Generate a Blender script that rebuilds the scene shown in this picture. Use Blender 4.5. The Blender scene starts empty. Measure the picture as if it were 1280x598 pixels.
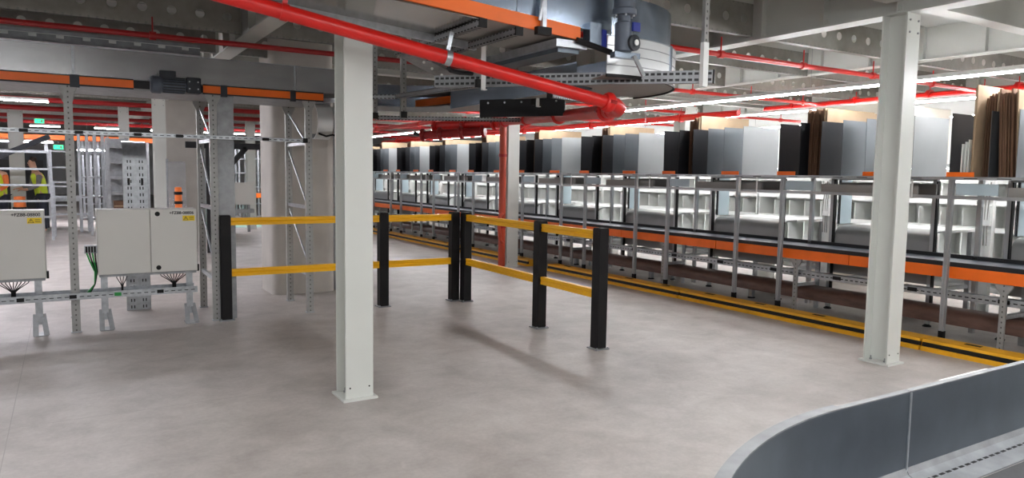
import bpy, math, random
from mathutils import Vector, Matrix
rnd = random.Random(7)
SC = bpy.context.scene
COL = SC.collection

# ---------------------------------------------------------------- camera, world, exposure
cam_d = bpy.data.cameras.new('camera'); cam_d.sensor_width = 36.0
cam_d.lens = 907.0 / 1280.0 * 36.0; cam_d.clip_start = 0.05; cam_d.clip_end = 300
cam = bpy.data.objects.new('camera', cam_d); COL.objects.link(cam)
EYE = Vector((0, 0, 1.6))
def _n(v): return v.normalized()
_nad = _n(Vector((485 - 640, 10560 - 299, 907)))          # image directions of world down and world +Y
_vy = Vector((82 - 640, 210.5 - 299, 907)); _vy = _n(_vy - _nad * _vy.dot(_nad))
_up = -_nad; _vx = _vy.cross(_up)
R3 = Matrix((_vx, _vy, _up))
rt, dn, fw = R3 @ Vector((1, 0, 0)), R3 @ Vector((0, 1, 0)), R3 @ Vector((0, 0, 1))
M4 = Matrix((rt, -dn, -fw)).transposed().to_4x4(); M4.translation = EYE
cam.matrix_world = M4
SC.camera = cam
w = bpy.data.worlds.new('hall_ambient'); SC.world = w; w.use_nodes = True
w.node_tree.nodes['Background'].inputs[0].default_value = (0.90, 0.95, 1.0, 1)
w.node_tree.nodes['Background'].inputs[1].default_value = 0.8
SC.view_settings.view_transform = 'Standard'; SC.view_settings.look = 'None'
SC.view_settings.gamma = 1.0; SC.view_settings.exposure = 0.45
SC.view_settings.use_curve_mapping = False
LED = 58.0

# ---------------------------------------------------------------- materials
def lin(c): c /= 255.0; return c / 12.92 if c <= 0.04045 else ((c + 0.055) / 1.055) ** 2.4
def S(r, g, b): return (lin(r), lin(g), lin(b), 1)
MATS = {}
def mat(name, rgb, rough=0.5, metal=0.0, var=0.06, scale=6.0, bump=0.0, stretch=(1, 1, 1), spec=0.5, alpha=1.0, trans=0.0):
    m = bpy.data.materials.new(name); m.use_nodes = True; nt = m.node_tree; N = nt.nodes; L = nt.links
    b = N['Principled BSDF']; c = S(*rgb)
    b.inputs['Roughness'].default_value = rough; b.inputs['Metallic'].default_value = metal
    b.inputs['Specular IOR Level'].default_value = spec
    tc = N.new('ShaderNodeTexCoord'); mp = N.new('ShaderNodeMapping'); mp.inputs['Scale'].default_value = stretch
    L.new(tc.outputs['Object'], mp.inputs['Vector'])
    nz = N.new('ShaderNodeTexNoise'); nz.inputs['Scale'].default_value = scale; nz.inputs['Detail'].default_value = 5
    L.new(mp.outputs[0], nz.inputs['Vector'])
    rp = N.new('ShaderNodeValToRGB')
    lo = tuple(max(0, x * (1 - var * 2)) for x in c[:3]) + (1,); hi = tuple(min(1, x * (1 + var * 2)) for x in c[:3]) + (1,)
    rp.color_ramp.elements[0].position = 0.3; rp.color_ramp.elements[1].position = 0.7
    rp.color_ramp.elements[0].color = lo; rp.color_ramp.elements[1].color = hi
    L.new(nz.outputs['Fac'], rp.inputs['Fac']); L.new(rp.outputs['Color'], b.inputs['Base Color'])
    if bump:
        bp = N.new('ShaderNodeBump'); bp.inputs['Strength'].default_value = bump; bp.inputs['Distance'].default_value = 0.01
        L.new(nz.outputs['Fac'], bp.inputs['Height']); L.new(bp.outputs['Normal'], b.inputs['Normal'])
    if trans: b.inputs['Transmission Weight'].default_value = trans
    b.inputs['Alpha'].default_value = alpha
    MATS[name] = m; return m
def emit(name, rgb, strength):
    m = bpy.data.materials.new(name); m.use_nodes = True; b = m.node_tree.nodes['Principled BSDF']
    b.inputs['Base Color'].default_value = S(*rgb)
    b.inputs['Emission Color'].default_value = S(*rgb); b.inputs['Emission Strength'].default_value = strength
    MATS[name] = m; return m
def slotted(name, src, along, pitch, ln, across=None, rows=(0.0,), wd=0.01, hole=(30, 30, 32)):
    """punched steel: dark slots repeated along one object axis, kept to rows on another axis"""
    m = MATS[src].copy(); m.name = name; nt = m.node_tree; N = nt.nodes; L = nt.links; b = N['Principled BSDF']
    tc = N.new('ShaderNodeTexCoord'); sp = N.new('ShaderNodeSeparateXYZ'); L.new(tc.outputs['Object'], sp.inputs[0])
    def mth(op, a, bb=None):
        n = N.new('ShaderNodeMath'); n.operation = op
        for i, x in enumerate((a, bb)):
            if x is None: continue
            if isinstance(x, (int, float)): n.inputs[i].default_value = x
            else: L.new(x, n.inputs[i])
        return n.outputs[0]
    d = mth('ABSOLUTE', mth('SUBTRACT', mth('FRACT', mth('DIVIDE', sp.outputs[along], pitch)), 0.5))
    f = mth('LESS_THAN', d, ln / pitch / 2)
    if across is not None:
        tot = None
        for r in rows:
            k = mth('LESS_THAN', mth('ABSOLUTE', mth('SUBTRACT', sp.outputs[across], r)), wd / 2)
            tot = k if tot is None else mth('MAXIMUM', tot, k)
        f = mth('MULTIPLY', f, tot)
    mx = N.new('ShaderNodeMix'); mx.data_type = 'RGBA'
    old = b.inputs['Base Color'].links[0].from_socket
    L.new(f, mx.inputs['Factor']); L.new(old, mx.inputs['A']); mx.inputs['B'].default_value = S(*hole)
    L.new(mx.outputs['Result'], b.inputs['Base Color'])
    ml = mth('MULTIPLY', mth('SUBTRACT', 1.0, f), b.inputs['Metallic'].default_value); L.new(ml, b.inputs['Metallic'])
    MATS[name] = m; return m

mat('paint', (206, 208, 202), 0.38, 0, 0.015, 2)
mat('paint_beam', (192, 193, 187), 0.45, 0, 0.02, 2)
mat('galv', (176, 180, 184), 0.34, 0.75, 0.08, 22)
mat('galv_dull', (150, 152, 154), 0.45, 0.6, 0.08, 14)
mat('galv_smooth', (186, 187, 188), 0.24, 0.75, 0.05, 4, stretch=(1, 1, 3))
mat('galv_worn', (98, 106, 114), 0.34, 0.75, 0.07, 5)
mat('galv_blue', (150, 162, 176), 0.22, 0.85, 0.05, 4, stretch=(1, 1, 3))
mat('band', (214, 216, 216), 0.3, 0.4, 0.03, 4)
mat('upright', (158, 158, 155), 0.45, 0.35, 0.05, 18)
mat('pan', (142, 138, 132), 0.16, 0.9, 0.05, 3)
mat('alu', (178, 180, 182), 0.32, 0.6, 0.03, 10, stretch=(20, 20, 0.5))
mat('sheet', (108, 113, 117), 0.36, 0.75, 0.03, 3)
mat('sheet_lit', (172, 176, 177), 0.45, 0.4, 0.02, 3)  # same divider sheet, light from the open gap put into its colour
mat('sheet_black', (25, 26, 30), 0.55, 0.0, 0.05, 3, spec=0.3)
mat('orange', (246, 112, 22), 0.42, 0, 0.04, 4)
mat('red', (206, 28, 22), 0.33, 0, 0.05, 5)
mat('red_dark', (150, 18, 20), 0.4, 0, 0.06, 8)
mat('riser', (178, 62, 34), 0.4, 0, 0.06, 8)
mat('yellow', (255, 186, 8), 0.4, 0, 0.03, 3)
mat('kerb_yellow', (226, 164, 22), 0.5, 0, 0.07, 5)
mat('black', (13, 11, 12), 0.55, 0, 0.1, 5, spec=0.3)
mat('rubber', (26, 27, 30), 0.6, 0, 0.1, 5)
mat('belt', (100, 108, 120), 0.4, 0, 0.05, 3)
mat('belt_dark', (62, 62, 64), 0.6, 0, 0.06, 40)
mat('cabinet', (214, 212, 206), 0.4, 0, 0.01, 2)
mat('white', (236, 237, 234), 0.45, 0, 0.02, 3)
mat('cream', (226, 220, 206), 0.55, 0, 0.02, 3)
mat('tray_grey', (150, 147, 142), 0.5, 0.1, 0.03, 3)
mat('bench_grey', (146, 147, 146), 0.4, 0.3, 0.04, 3)
mat('screen_blue', (196, 214, 222), 0.2, 0, 0.02, 3, alpha=0.82)
mat('card', (174, 150, 122), 0.8, 0, 0.05, 5)
mat('card_brown', (112, 82, 62), 0.85, 0, 0.12, 30, stretch=(1, 1, 0.1))
mat('brown', (98, 72, 62), 0.45, 0, 0.14, 18, stretch=(1, 0.3, 1))
mat('deck', (200, 200, 196), 0.6, 0, 0.03, 2)
mat('purlin', (140, 138, 131), 0.5, 0.3, 0.06, 8)
mat('pillar', (186, 181, 174), 0.8, 0, 0.05, 2.5, bump=0.15)
mat('wall', (232, 232, 230), 0.7, 0, 0.02, 1)
mat('motor', (84, 92, 104), 0.42, 0.2, 0.07, 12)
mat('motor_dark', (48, 52, 58), 0.45, 0.2, 0.07, 12)
mat('blue', (38, 52, 140), 0.4, 0, 0.05, 5)
mat('sticker', (240, 206, 20), 0.4, 0, 0.02, 3)
mat('ink', (24, 24, 24), 0.6, 0, 0.0, 3)
mat('green_wire', (40, 150, 70), 0.5, 0, 0.05, 9)
mat('skin', (206, 160, 134), 0.6, 0, 0.04, 6)
mat('hivis', (206, 226, 50), 0.6, 0, 0.05, 10)
mat('hivis_orange', (236, 120, 50), 0.6, 0, 0.05, 10)
mat('cloth_dark', (42, 46, 58), 0.8, 0, 0.08, 10)
mat('cloth_grey', (120, 120, 118), 0.8, 0, 0.08, 10)
mat('hair', (52, 38, 30), 0.8, 0, 0.1, 20)
mat('green_floor', (140, 190, 170), 0.5, 0, 0.03, 1)
emit('led', (248, 249, 252), LED)
emit('led_aisle', (248, 249, 252), LED * 1.7)
emit('bench_fill', (250, 251, 252), 11.5)  # glow of the fill lamps added over the benches
emit('led_far', (248, 246, 255), 85.0)
emit('exit_green', (40, 225, 140), 2.2)
slotted('slot_x', 'galv', 0, 0.062, 0.036, 2, (0.0,), 0.008)
slotted('slot_y', 'galv', 1, 0.062, 0.036, 2, (0.0,), 0.012)
slotted('slot_y2', 'galv_dull', 1, 0.045, 0.03, 2, (-0.022, 0.022), 0.018)
slotted('perf_up', 'upright', 2, 0.05, 0.016, 0, (0.0,), 0.012, hole=(84, 82, 80))
slotted('perf_up_y', 'upright', 2, 0.05, 0.016, 1, (0.0,), 0.012, hole=(84, 82, 80))
slotted('perf_plate', 'galv', 2, 0.075, 0.034, 0, (-0.075, -0.045, 0.045, 0.075), 0.012)
slotted('purlin_lip', 'purlin', 0, 0.07, 0.018, None, hole=(120, 120, 116))

def floor_material():
    m = bpy.data.materials.new('concrete_floor'); m.use_nodes = True; nt = m.node_tree; N = nt.nodes; L = nt.links
    b = N['Principled BSDF']
    tc = N.new('ShaderNodeTexCoord')
    def noise(scale, detail, rough=0.55, dist=0.0):
        n = N.new('ShaderNodeTexNoise'); n.inputs['Scale'].default_value = scale; n.inputs['Detail'].default_value = detail
        n.inputs['Roughness'].default_value = rough; n.inputs['Distortion'].default_value = dist
        L.new(tc.outputs['Object'], n.inputs['Vector']); return n.outputs['Fac']
    def ramp(src, p0, c0, p1, c1):
        r = N.new('ShaderNodeValToRGB'); r.color_ramp.elements[0].position = p0; r.color_ramp.elements[1].position = p1
        r.color_ramp.elements[0].color = c0; r.color_ramp.elements[1].color = c1; L.new(src, r.inputs['Fac']); return r.outputs['Color']
    def mix(mode, fac, a, bb):
        x = N.new('ShaderNodeMix'); x.data_type = 'RGBA'; x.blend_type = mode; x.inputs['Factor'].default_value = fac
        L.new(a, x.inputs['A']); L.new(bb, x.inputs['B']); return x.outputs['Result']
    base = ramp(noise(0.55, 6, 0.6, 0.4), 0.32, S(172, 166, 162), 0.7, S(206, 200, 196))
    mid = ramp(noise(3.2, 8, 0.7, 0.3), 0.3, S(206, 202, 198), 0.72, S(255, 254, 252))
    fine = ramp(noise(38, 4, 0.6), 0.25, S(228, 226, 224), 0.75, S(255, 255, 255))
    c = mix('MULTIPLY', 0.8, base, mid); c = mix('MULTIPLY', 0.6, c, fine)
    # pale scuffs
    sc = ramp(noise(1.7, 9, 0.78, 1.2), 0.62, (0, 0, 0, 1), 0.74, (0.10, 0.10, 0.10, 1))
    c = mix('ADD', 1.0, c, sc)
    # sawn joints
    sp = N.new('ShaderNodeSeparateXYZ'); L.new(tc.outputs['Object'], sp.inputs[0])
    def joint(out, pitch, off):
        a = N.new('ShaderNodeMath'); a.operation = 'ADD'; L.new(out, a.inputs[0]); a.inputs[1].default_value = off
        d = N.new('ShaderNodeMath'); d.operation = 'DIVIDE'; L.new(a.outputs[0], d.inputs[0]); d.inputs[1].default_value = pitch
        f = N.new('ShaderNodeMath'); f.operation = 'FRACT'; L.new(d.outputs[0], f.inputs[0])
        l = N.new('ShaderNodeMath'); l.operation = 'LESS_THAN'; L.new(f.outputs[0], l.inputs[0]); l.inputs[1].default_value = 0.005 / pitch
        return l.outputs[0]
    j = N.new('ShaderNodeMath'); j.operation = 'MAXIMUM'
    L.new(joint(sp.outputs[1], 6.0, 0.7), j.inputs[0]); L.new(joint(sp.outputs[0], 6.0, 0.35), j.inputs[1])
    x = N.new('ShaderNodeMix'); x.data_type = 'RGBA'; L.new(j.outputs[0], x.inputs['Factor']); L.new(c, x.inputs['A'])
    x.inputs['B'].default_value = S(150, 144, 138)
    L.new(x.outputs['Result'], b.inputs['Base Color'])
    rr = N.new('ShaderNodeMapRange'); L.new(noise(1.3, 5), rr.inputs['Value']); rr.inputs['To Min'].default_value = 0.34; rr.inputs['To Max'].default_value = 0.56
    L.new(rr.outputs[0], b.inputs['Roughness'])
    b.inputs['Specular IOR Level'].default_value = 0.4
    bp = N.new('ShaderNodeBump'); bp.inputs['Strength'].default_value = 0.06; bp.inputs['Distance'].default_value = 0.01
    L.new(noise(14, 6), bp.inputs['Height']); L.new(bp.outputs['Normal'], b.inputs['Normal'])
    MATS['floor'] = m
floor_material()

# ---------------------------------------------------------------- mesh builder
ORG = {}
class MB:
    def __init__(s): s.v = []; s.f = []
    def add(s, vs, fs):
        o = len(s.v); s.v += [Vector(p) for p in vs]; s.f += [tuple(i + o for i in f) for f in fs]; return s
    def box(s, x0, y0, z0, x1, y1, z1):
        return s.add([(x0, y0, z0), (x1, y0, z0), (x1, y1, z0), (x0, y1, z0), (x0, y0, z1), (x1, y0, z1), (x1, y1, z1), (x0, y1, z1)],
                     [(0, 3, 2, 1), (4, 5, 6, 7), (0, 1, 5, 4), (1, 2, 6, 5), (2, 3, 7, 6), (3, 0, 4, 7)])
    def bar(s, p, q, wd, ht, up=(0, 0, 1)):
        p = Vector(p); q = Vector(q); d = (q - p).normalized(); up = Vector(up)
        a = d.cross(up)
        if a.length < 1e-4: a = d.cross(Vector((0, 1, 0)))
        a.normalize(); b = a.cross(d).normalized(); a *= wd / 2; b *= ht / 2
        return s.add([p - a - b, p + a - b, p + a + b, p - a + b, q - a - b, q + a - b, q + a + b, q - a + b],
                     [(0, 3, 2, 1), (4, 5, 6, 7), (0, 1, 5, 4), (1, 2, 6, 5), (2, 3, 7, 6), (3, 0, 4, 7)])
    def lathe(s, p, d, prof, n=14):
        p = Vector(p); d = Vector(d).normalized(); t = Vector((0, 0, 1)) if abs(d.z) < .9 else Vector((1, 0, 0))
        a = d.cross(t).normalized(); b = d.cross(a); vs = []; fs = []
        for (h, r) in prof:
            for i in range(n):
                w_ = 2 * math.pi * i / n; vs.append(p + d * h + (a * math.cos(w_) + b * math.sin(w_)) * r)
        m = len(prof)
        for j in range(m - 1):
            for i in range(n):
                k = (i + 1) % n; fs.append((j * n + i, (j + 1) * n + i, (j + 1) * n + k, j * n + k))
        fs.append(tuple(range(n))); fs.append(tuple(reversed(range((m - 1) * n, m * n))))
        return s.add(vs, fs)
    def tube(s, p, q, r, n=12):
        p = Vector(p); q = Vector(q); return s.lathe(p, q - p, [(0, r), ((q - p).length, r)], n)
    def path(s, pts, r, n=8):
        pts = [Vector(p) for p in pts]; vs = []; fs = []; m = len(pts); ref = None
        for j, p in enumerate(pts):
            d = (pts[min(j + 1, m - 1)] - pts[max(j - 1, 0)]).normalized()
            if ref is None: ref = d.cross(Vector((0, 0, 1)) if abs(d.z) < .9 else Vector((1, 0, 0))).normalized()
            ref = (ref - d * ref.dot(d)).normalized(); b = d.cross(ref)
            for i in range(n):
                w_ = 2 * math.pi * i / n; vs.append(p + (ref * math.cos(w_) + b * math.sin(w_)) * r)
        for j in range(m - 1):
            for i in range(n):
                k = (i + 1) % n; fs.append((j * n + i, j * n + k, (j + 1) * n + k, (j + 1) * n + i))
        fs.append(tuple(reversed(range(n)))); fs.append(tuple(range((m - 1) * n, m * n)))
        return s.add(vs, fs)
    def sweep(s, poly, axis, a0, a1):
        """extrude a closed 2D polygon along an axis; poly is (x,z) for 'y', (y,z) for 'x', (x,y) for 'z'"""
        def P(p, a): return {'y': (p[0], a, p[1]), 'x': (a, p[0], p[1]), 'z': (p[0], p[1], a)}[axis]
        n = len(poly); vs = [P(p, a0) for p in poly] + [P(p, a1) for p in poly]
        fs = [tuple(range(n)), tuple(reversed(range(n, 2 * n)))] + [(i, i + n, (i + 1) % n + n, (i + 1) % n) for i in range(n)]
        return s.add(vs, fs)
    def arc(s, c, r0, r1, z0, z1, a0, a1, n=20, dz=0.0):
        """ring segment around a vertical axis"""
        vs = []; fs = []
        for i in range(n + 1):
            a = a0 + (a1 - a0) * i / n; ca, sa = math.cos(a), math.sin(a); o = dz * i / n
            for (r, z) in ((r0, z0), (r1, z0), (r1, z1), (r0, z1)): vs.append((c[0] + r * ca, c[1] + r * sa, z + o))
        for i in range(n):
            for j in range(4):
                k = (j + 1) % 4; fs.append((i * 4 + j, i * 4 + k, i * 4 + 4 + k, i * 4 + 4 + j))
        fs.append((0, 3, 2, 1)); fs.append((4 * n, 4 * n + 1, 4 * n + 2, 4 * n + 3))
        return s.add(vs, fs)
    def build(s, name, m, parent=None, org=None, smooth=False, bevel=0.0):
        if org is None:
            if parent is not None: org = ORG[parent]
            else:
                xs = [p.x for p in s.v]; ys = [p.y for p in s.v]; zs = [p.z for p in s.v]
                org = Vector(((min(xs) + max(xs)) / 2, (min(ys) + max(ys)) / 2, min(zs)))
        org = Vector(org)
        me = bpy.data.meshes.new(name); me.from_pydata([p - org for p in s.v], [], s.f); me.validate()
        import bmesh
        bm = bmesh.new(); bm.from_mesh(me); bmesh.ops.recalc_face_normals(bm, faces=bm.faces)
        if bevel: bmesh.ops.bevel(bm, geom=list(bm.edges), offset=bevel, segments=1, affect='EDGES')
        if smooth:
            for f in bm.faces: f.smooth = True
            for e in bm.edges:
                if len(e.link_faces) == 2 and e.calc_face_angle(0) > 0.6: e.smooth = False
        bm.to_mesh(me); bm.free()
        me.materials.append(MATS[m] if isinstance(m, str) else m)
        o = bpy.data.objects.new(name, me); COL.objects.link(o)
        if parent is not None: o.parent = parent; o.location = org - ORG[parent]
        else: o.location = org
        ORG[o] = org
        return o
def B(x0, y0, z0, x1, y1, z1): return MB().box(x0, y0, z0, x1, y1, z1)
def tag(o, label, cat, group=None):
    o['label'] = label; o['category'] = cat
    if group: o['group'] = group
    return o
def thing(name, label, cat, loc=(0, 0, 0), group=None):
    o = bpy.data.objects.new(name, None); COL.objects.link(o); o.location = loc; o.empty_display_size = 0.1
    ORG[o] = Vector(loc); return tag(o, label, cat, group)
def struct(o): o['kind'] = 'structure'; return o
def copy_tree(o, parent=None):
    c = o.copy(); COL.objects.link(c); c.parent = parent
    for ch in list(o.children): copy_tree(ch, c)
    return c
ORD = ['first', 'second', 'third', 'fourth', 'fifth', 'sixth', 'seventh', 'eighth', 'ninth', 'tenth', 'eleventh', 'twelfth', 'thirteenth', 'fourteenth', 'fifteenth', 'sixteenth']
def perforated(x0, x1, z0, z1, y, pitch, r, n=12, th=0.004):
    """web in the XZ plane with a row of round holes"""
    mb = MB(); cells = max(1, int(round((x1 - x0) / pitch))); cw = (x1 - x0) / cells; h = (z1 - z0)
    for c in range(cells):
        cx = x0 + cw * (c + .5); cz = (z0 + z1) / 2; vs = []; fs = []
        for i in range(n):
            a = 2 * math.pi * i / n + math.pi / n; ca, sa = math.cos(a), math.sin(a)
            vs.append((cx + r * ca, y, cz + r * sa))
            t = min((cw / 2) / max(abs(ca), 1e-6), (h / 2) / max(abs(sa), 1e-6)); vs.append((cx + t * ca, y, cz + t * sa))
        corners = {}
        for i in range(n):
            k = (i + 1) % n; p, q = vs[2 * i + 1], vs[2 * k + 1]
            on = lambda P: abs(abs(P[0] - cx) - cw / 2) < 1e-5
            if on(p) != on(q):
                sx = 1 if (p[0] + q[0]) / 2 > cx else -1; sz = 1 if (p[2] + q[2]) / 2 > cz else -1
                vs.append((cx + sx * cw / 2, y, cz + sz * h / 2)); fs.append((2 * i, 2 * i + 1, len(vs) - 1, 2 * k + 1, 2 * k))
            else: fs.append((2 * i, 2 * i + 1, 2 * k + 1, 2 * k))
        mb.add(vs, fs)
    return mb
def text_part(txt, size, loc, parent, name='lettering', m='ink', rot=(math.pi / 2, 0, 0)):
    cu = bpy.data.curves.new('t', 'FONT'); cu.body = txt; cu.size = size; cu.extrude = 0.0006; cu.offset = 0.0008
    o = bpy.data.objects.new('t', cu); COL.objects.link(o); bpy.context.view_layer.update()
    me = bpy.data.meshes.new_from_object(o.evaluated_get(bpy.context.evaluated_depsgraph_get()))
    bpy.data.objects.remove(o); me.materials.clear(); me.materials.append(MATS[m])
    t = bpy.data.objects.new(name, me); COL.objects.link(t); t.parent = parent
    t.location = Vector(loc) - ORG[parent]; t.rotation_euler = rot; ORG[t] = Vector(loc); return t

# ---------------------------------------------------------------- room shell
struct(B(-18, -5, -0.2, 16, 52, 0).build('floor', 'floor', org=(0, 0, 0)))
struct(B(-18, -5, 3.5, 16, 52, 3.6).build('ceiling', 'deck', org=(0, 0, 3.5)))
struct(B(-18, 52, -0.2, 16, 52.2, 3.6).build('wall_back', 'wall'))
struct(B(16, -5, -0.2, 16.2, 52, 3.6).build('wall_right', 'wall'))
struct(B(-18.2, -5, -0.2, -18, 52, 3.6).build('wall_left', 'wall'))

struct(B(-18, -5.2, -0.2, 16, -5, 3.6).build('wall_front', 'wall'))

# ---------------------------------------------------------------- steel columns
def h_column(cx, cy, w_, d_, z1, label, base=True, tf=0.014, tw=0.012, along='x'):
    t = thing('steel_column', label, 'column', (cx, cy, 0), 'painted steel columns')
    m = MB()
    m.box(cx - w_ / 2, cy - d_ / 2, 0.014, cx + w_ / 2, cy - d_ / 2 + tf, z1)
    m.box(cx - w_ / 2, cy + d_ / 2 - tf, 0.014, cx + w_ / 2, cy + d_ / 2, z1)
    m.box(cx - tw / 2, cy - d_ / 2 + tf, 0.014, cx + tw / 2, cy + d_ / 2 - tf, z1)
    m.build('shaft', 'paint', t)
    if base:
        p = B(cx - w_ / 2 - .025, cy - d_ / 2 - .03, 0, cx + w_ / 2 + .025, cy + d_ / 2 + .03, 0.016).build('base_plate', 'paint', t)
        for sx in (-1, 1):
            for sy in (-1, 1):
                MB().lathe((cx + sx * .05, cy + sy * (d_ / 2 - .045), .016), (0, 0, 1), [(0, .013), (.012, .013), (.013, .007), (.034, .007)], 6).build('anchor_bolt', 'galv_dull', p)
        for sx in (-1, 1):
            MB().lathe((cx + sx * (w_ / 2 - .03), cy - d_ / 2 - .001, .09), (0, -1, 0), [(0, .006), (.003, .006)], 8).build('bolt_hole', 'black', t)
        for sx in (-1, 1):
            for zz in (z1 - .06, z1 - .16):
                MB().lathe((cx + sx * (w_ / 2 - .035), cy - d_ / 2 - .001, zz), (0, -1, 0), [(0, .009), (.008, .009)], 6).build('flange_bolt', 'galv_dull', t)
    return t
h_column(1.72, 4.93, 0.20, 0.21, 3.0, 'pale grey steel column standing alone in the middle of the foreground floor')
h_column(6.10, 3.66, 0.19, 0.22, 3.0, 'tall pale grey steel column in front of the packing shelves at right')
h_column(6.58, 10.80, 0.22, 0.22, 3.0, 'grey steel column right behind the vertical orange-red riser pipe')
h_column(6.45, 17.9, 0.22, 0.22, 3.0, 'distant grey steel column peeking out behind the foreground column')
h_column(1.58, 15.8, 0.22, 0.25, 3.0, 'slim pale steel column behind the right end of the motor on the gantry')
h_column(1.12, 18.2, 0.2, 0.2, 3.0, 'short looking pale column behind the hanging perforated cable tray')
h_column(-1.0, 21.4, 0.3, 0.3, 3.0, 'pale column among the railings in the far left background')
h_column(4.35, 20.9, 0.22, 0.22, 3.0, 'thin pale column far back between the concrete pillar and the gantry leg')
h_column(10.6, 10.7, 0.32, 0.32, 3.0, 'white column behind the shelves beside the green exit sign')
# concrete pillars
def pillar(x0, y0, x1, y1, r, z1, label):
    pts = []
    for (cx, cy, a0) in ((x0 + r, y0 + r, math.pi), (x1 - r, y0 + r, 1.5 * math.pi), (x1 - r, y1 - r, 0), (x0 + r, y1 - r, .5 * math.pi)):
        for i in range(7):
            a = a0 + i * math.pi / 12; pts.append((cx + r * math.cos(a), cy + r * math.sin(a)))
    return tag(MB().sweep(pts, 'z', 0, z1).build('concrete_pillar', 'pillar', smooth=True), label, 'pillar', 'concrete pillars')
pillar(2.24, 9.5, 3.06, 10.25, .12, 3.5, 'wide rounded concrete pillar behind the yellow guard rail')
pillar(1.72, 16.6, 2.45, 17.2, .03, 3.5, 'square concrete pillar behind the two door electrical cabinet')
tag(B(3.09, 9.62, 0, 3.13, 9.7, 2.4).build('corner_strip', 'galv', bevel=.003), 'galvanised conduit strip down the right side of the rounded pillar', 'conduit')

# ---------------------------------------------------------------- mezzanine steel
def y_beam(x, z0, z1, y0, y1, wf, label):
    t = thing('mezzanine_beam', label, 'beam', (x, y0, z0), 'long mezzanine beams')
    B(x - wf / 2, y0, z0, x + wf / 2, y1, z0 + .018).build('lower_flange', 'paint_beam', t)
    B(x - wf / 2, y0, z1 - .018, x + wf / 2, y1, z1).build('upper_flange', 'paint_beam', t)
    B(x - .006, y0, z0 + .018, x + .006, y1, z1 - .018).build('web', 'paint_beam', t)
    y = 3.66 - 1.41 * 3
    while y < min(y1, 16):
        if y > y0: B(x - wf / 2 + .02, y - .006, z0 + .018, x + wf / 2 - .02, y + .006, z1 - .018).build('stiffener', 'paint_beam', t)
        y += 0.705
    return t
y_beam(1.72, 3.0, 3.48, -4, 44, .2, 'deep grey mezzanine beam running back over the foreground column')
y_beam(6.10, 3.0, 3.48, -4, 44, .2, 'deep grey mezzanine beam resting on the right column')
y_beam(9.0, 3.06, 3.48, -4, 44, .18, 'grey mezzanine beam above the white storage cubbies')
y_beam(-2.7, 3.0, 3.48, -4, 44, .2, 'grey mezzanine beam out past the left picture edge')
y_beam(13.2, 3.0, 3.48, -4, 44, .2, 'grey mezzanine beam nearest the right hand wall')
spans = [(-2.6, 1.62, 'left'), (1.82, 6.0, 'middle'), (6.2, 8.91, 'right'), (9.09, 13.1, 'far right')]
for i, y in enumerate((3.66, 10.71, 17.76)):
    for (a, b_, nm) in spans:
        t = thing('cross_beam', f'solid grey cross beam of the {nm} ceiling span, {ORD[i]} from the camera', 'beam', (a, y, 3.1), 'solid cross beams')
        B(a, y - .08, 3.1, b_, y + .08, 3.116).build('lower_flange', 'paint_beam', t)
        B(a, y - .08, 3.44, b_, y + .08, 3.456).build('upper_flange', 'paint_beam', t)
        B(a, y - .005, 3.116, b_, y + .005, 3.44).build('web', 'paint_beam', t)
rows = [2.16] + [3.66 + 1.5 * k for k in range(1, 13) if k not in (5, )]
for (a, b_, nm) in spans:
    proto = None
    for i, y in enumerate(rows):
        lab = f'perforated galvanised purlin of the {nm} ceiling span, {ORD[i]} row from the camera'
        if proto is None:
            proto = thing('perforated_purlin', lab, 'purlin', (a, y, 3.04), 'perforated ceiling purlins')
            perforated(a, b_, 3.06, 3.34, y, .26, .045).build('web', 'purlin', proto)
            B(a, y, 3.04, b_, y + .07, 3.06).build('lower_lip', 'purlin_lip', proto)
            B(a, y, 3.34, b_, y + .07, 3.36).build('upper_lip', 'purlin_lip', proto)
            B(a, y + .0, 3.36, b_, y + .09, 3.456).build('deck_batten', 'paint_beam', proto)
        else:
            o = copy_tree(proto); o.location = (a, y, 3.04); o['label'] = lab
# deck panels seen between the purlins
for (a, b_, nm) in spans:
    pr = None
    for i in range(17):
        y = 2.25 + 1.41 * i - 1.41
        lab = f'pale deck panel of the {nm} ceiling span, panel {ORD[i] if i < 16 else "last"} from the camera'
        if pr is None:
            pr = tag(B(a, y + .04, 3.456, b_, y + 1.37, 3.49).build('deck_panel', 'deck', org=(a, y, 3.456)), lab, 'panel', 'mezzanine deck panels')
        else:
            o = pr.copy(); COL.objects.link(o); o.location = (a, y, 3.456); o['label'] = lab

# ---------------------------------------------------------------- led strips
def led_strip(p, q, label, m='led', wd=.06, group='led strip lights'):
    p = Vector(p); q = Vector(q)
    t = thing('led_strip_light', label, 'light', p, group)
    u = Vector((0, 0, .03))
    MB().bar(p + u * 1.3, q + u * 1.3, wd + .015, .045).build('housing', 'white', t)
    MB().bar(p + u * .2, q + u * .2, wd, .02).build('diffuser', m, t)
    d = q - p; k = max(2, int(d.length / 2.5))
    for i in range(k):
        c = p + d * ((i + .5) / k); MB().tube(c + u * 2, (c.x, c.y, 3.456), .003, 5).build('hanger_wire', 'galv_dull', t)
    return t
led_strip((7.65, -1, 2.635), (7.65, 23, 2.635), 'long bright led strip running above the packing shelf dividers', 'led_aisle', .034)
led_strip((-1.7, -1.5, 2.92), (-1.7, 5.2, 2.92), 'led strip just past the left picture edge beside the gantry conveyor')
led_strip((-4.5, -2.2, 2.95), (5.4, -2.2, 2.95), 'led strip crossing the hall behind the camera')
led_strip((1.6, -1.6, 2.95), (1.6, 2.2, 2.95), 'added led fill strip, unseen over the photographer')  # extra strip added out of view to brighten the near floor
led_strip((4.0, -2, 2.95), (4.0, 2.6, 2.95), 'led strip above the curved foreground conveyor')
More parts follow.
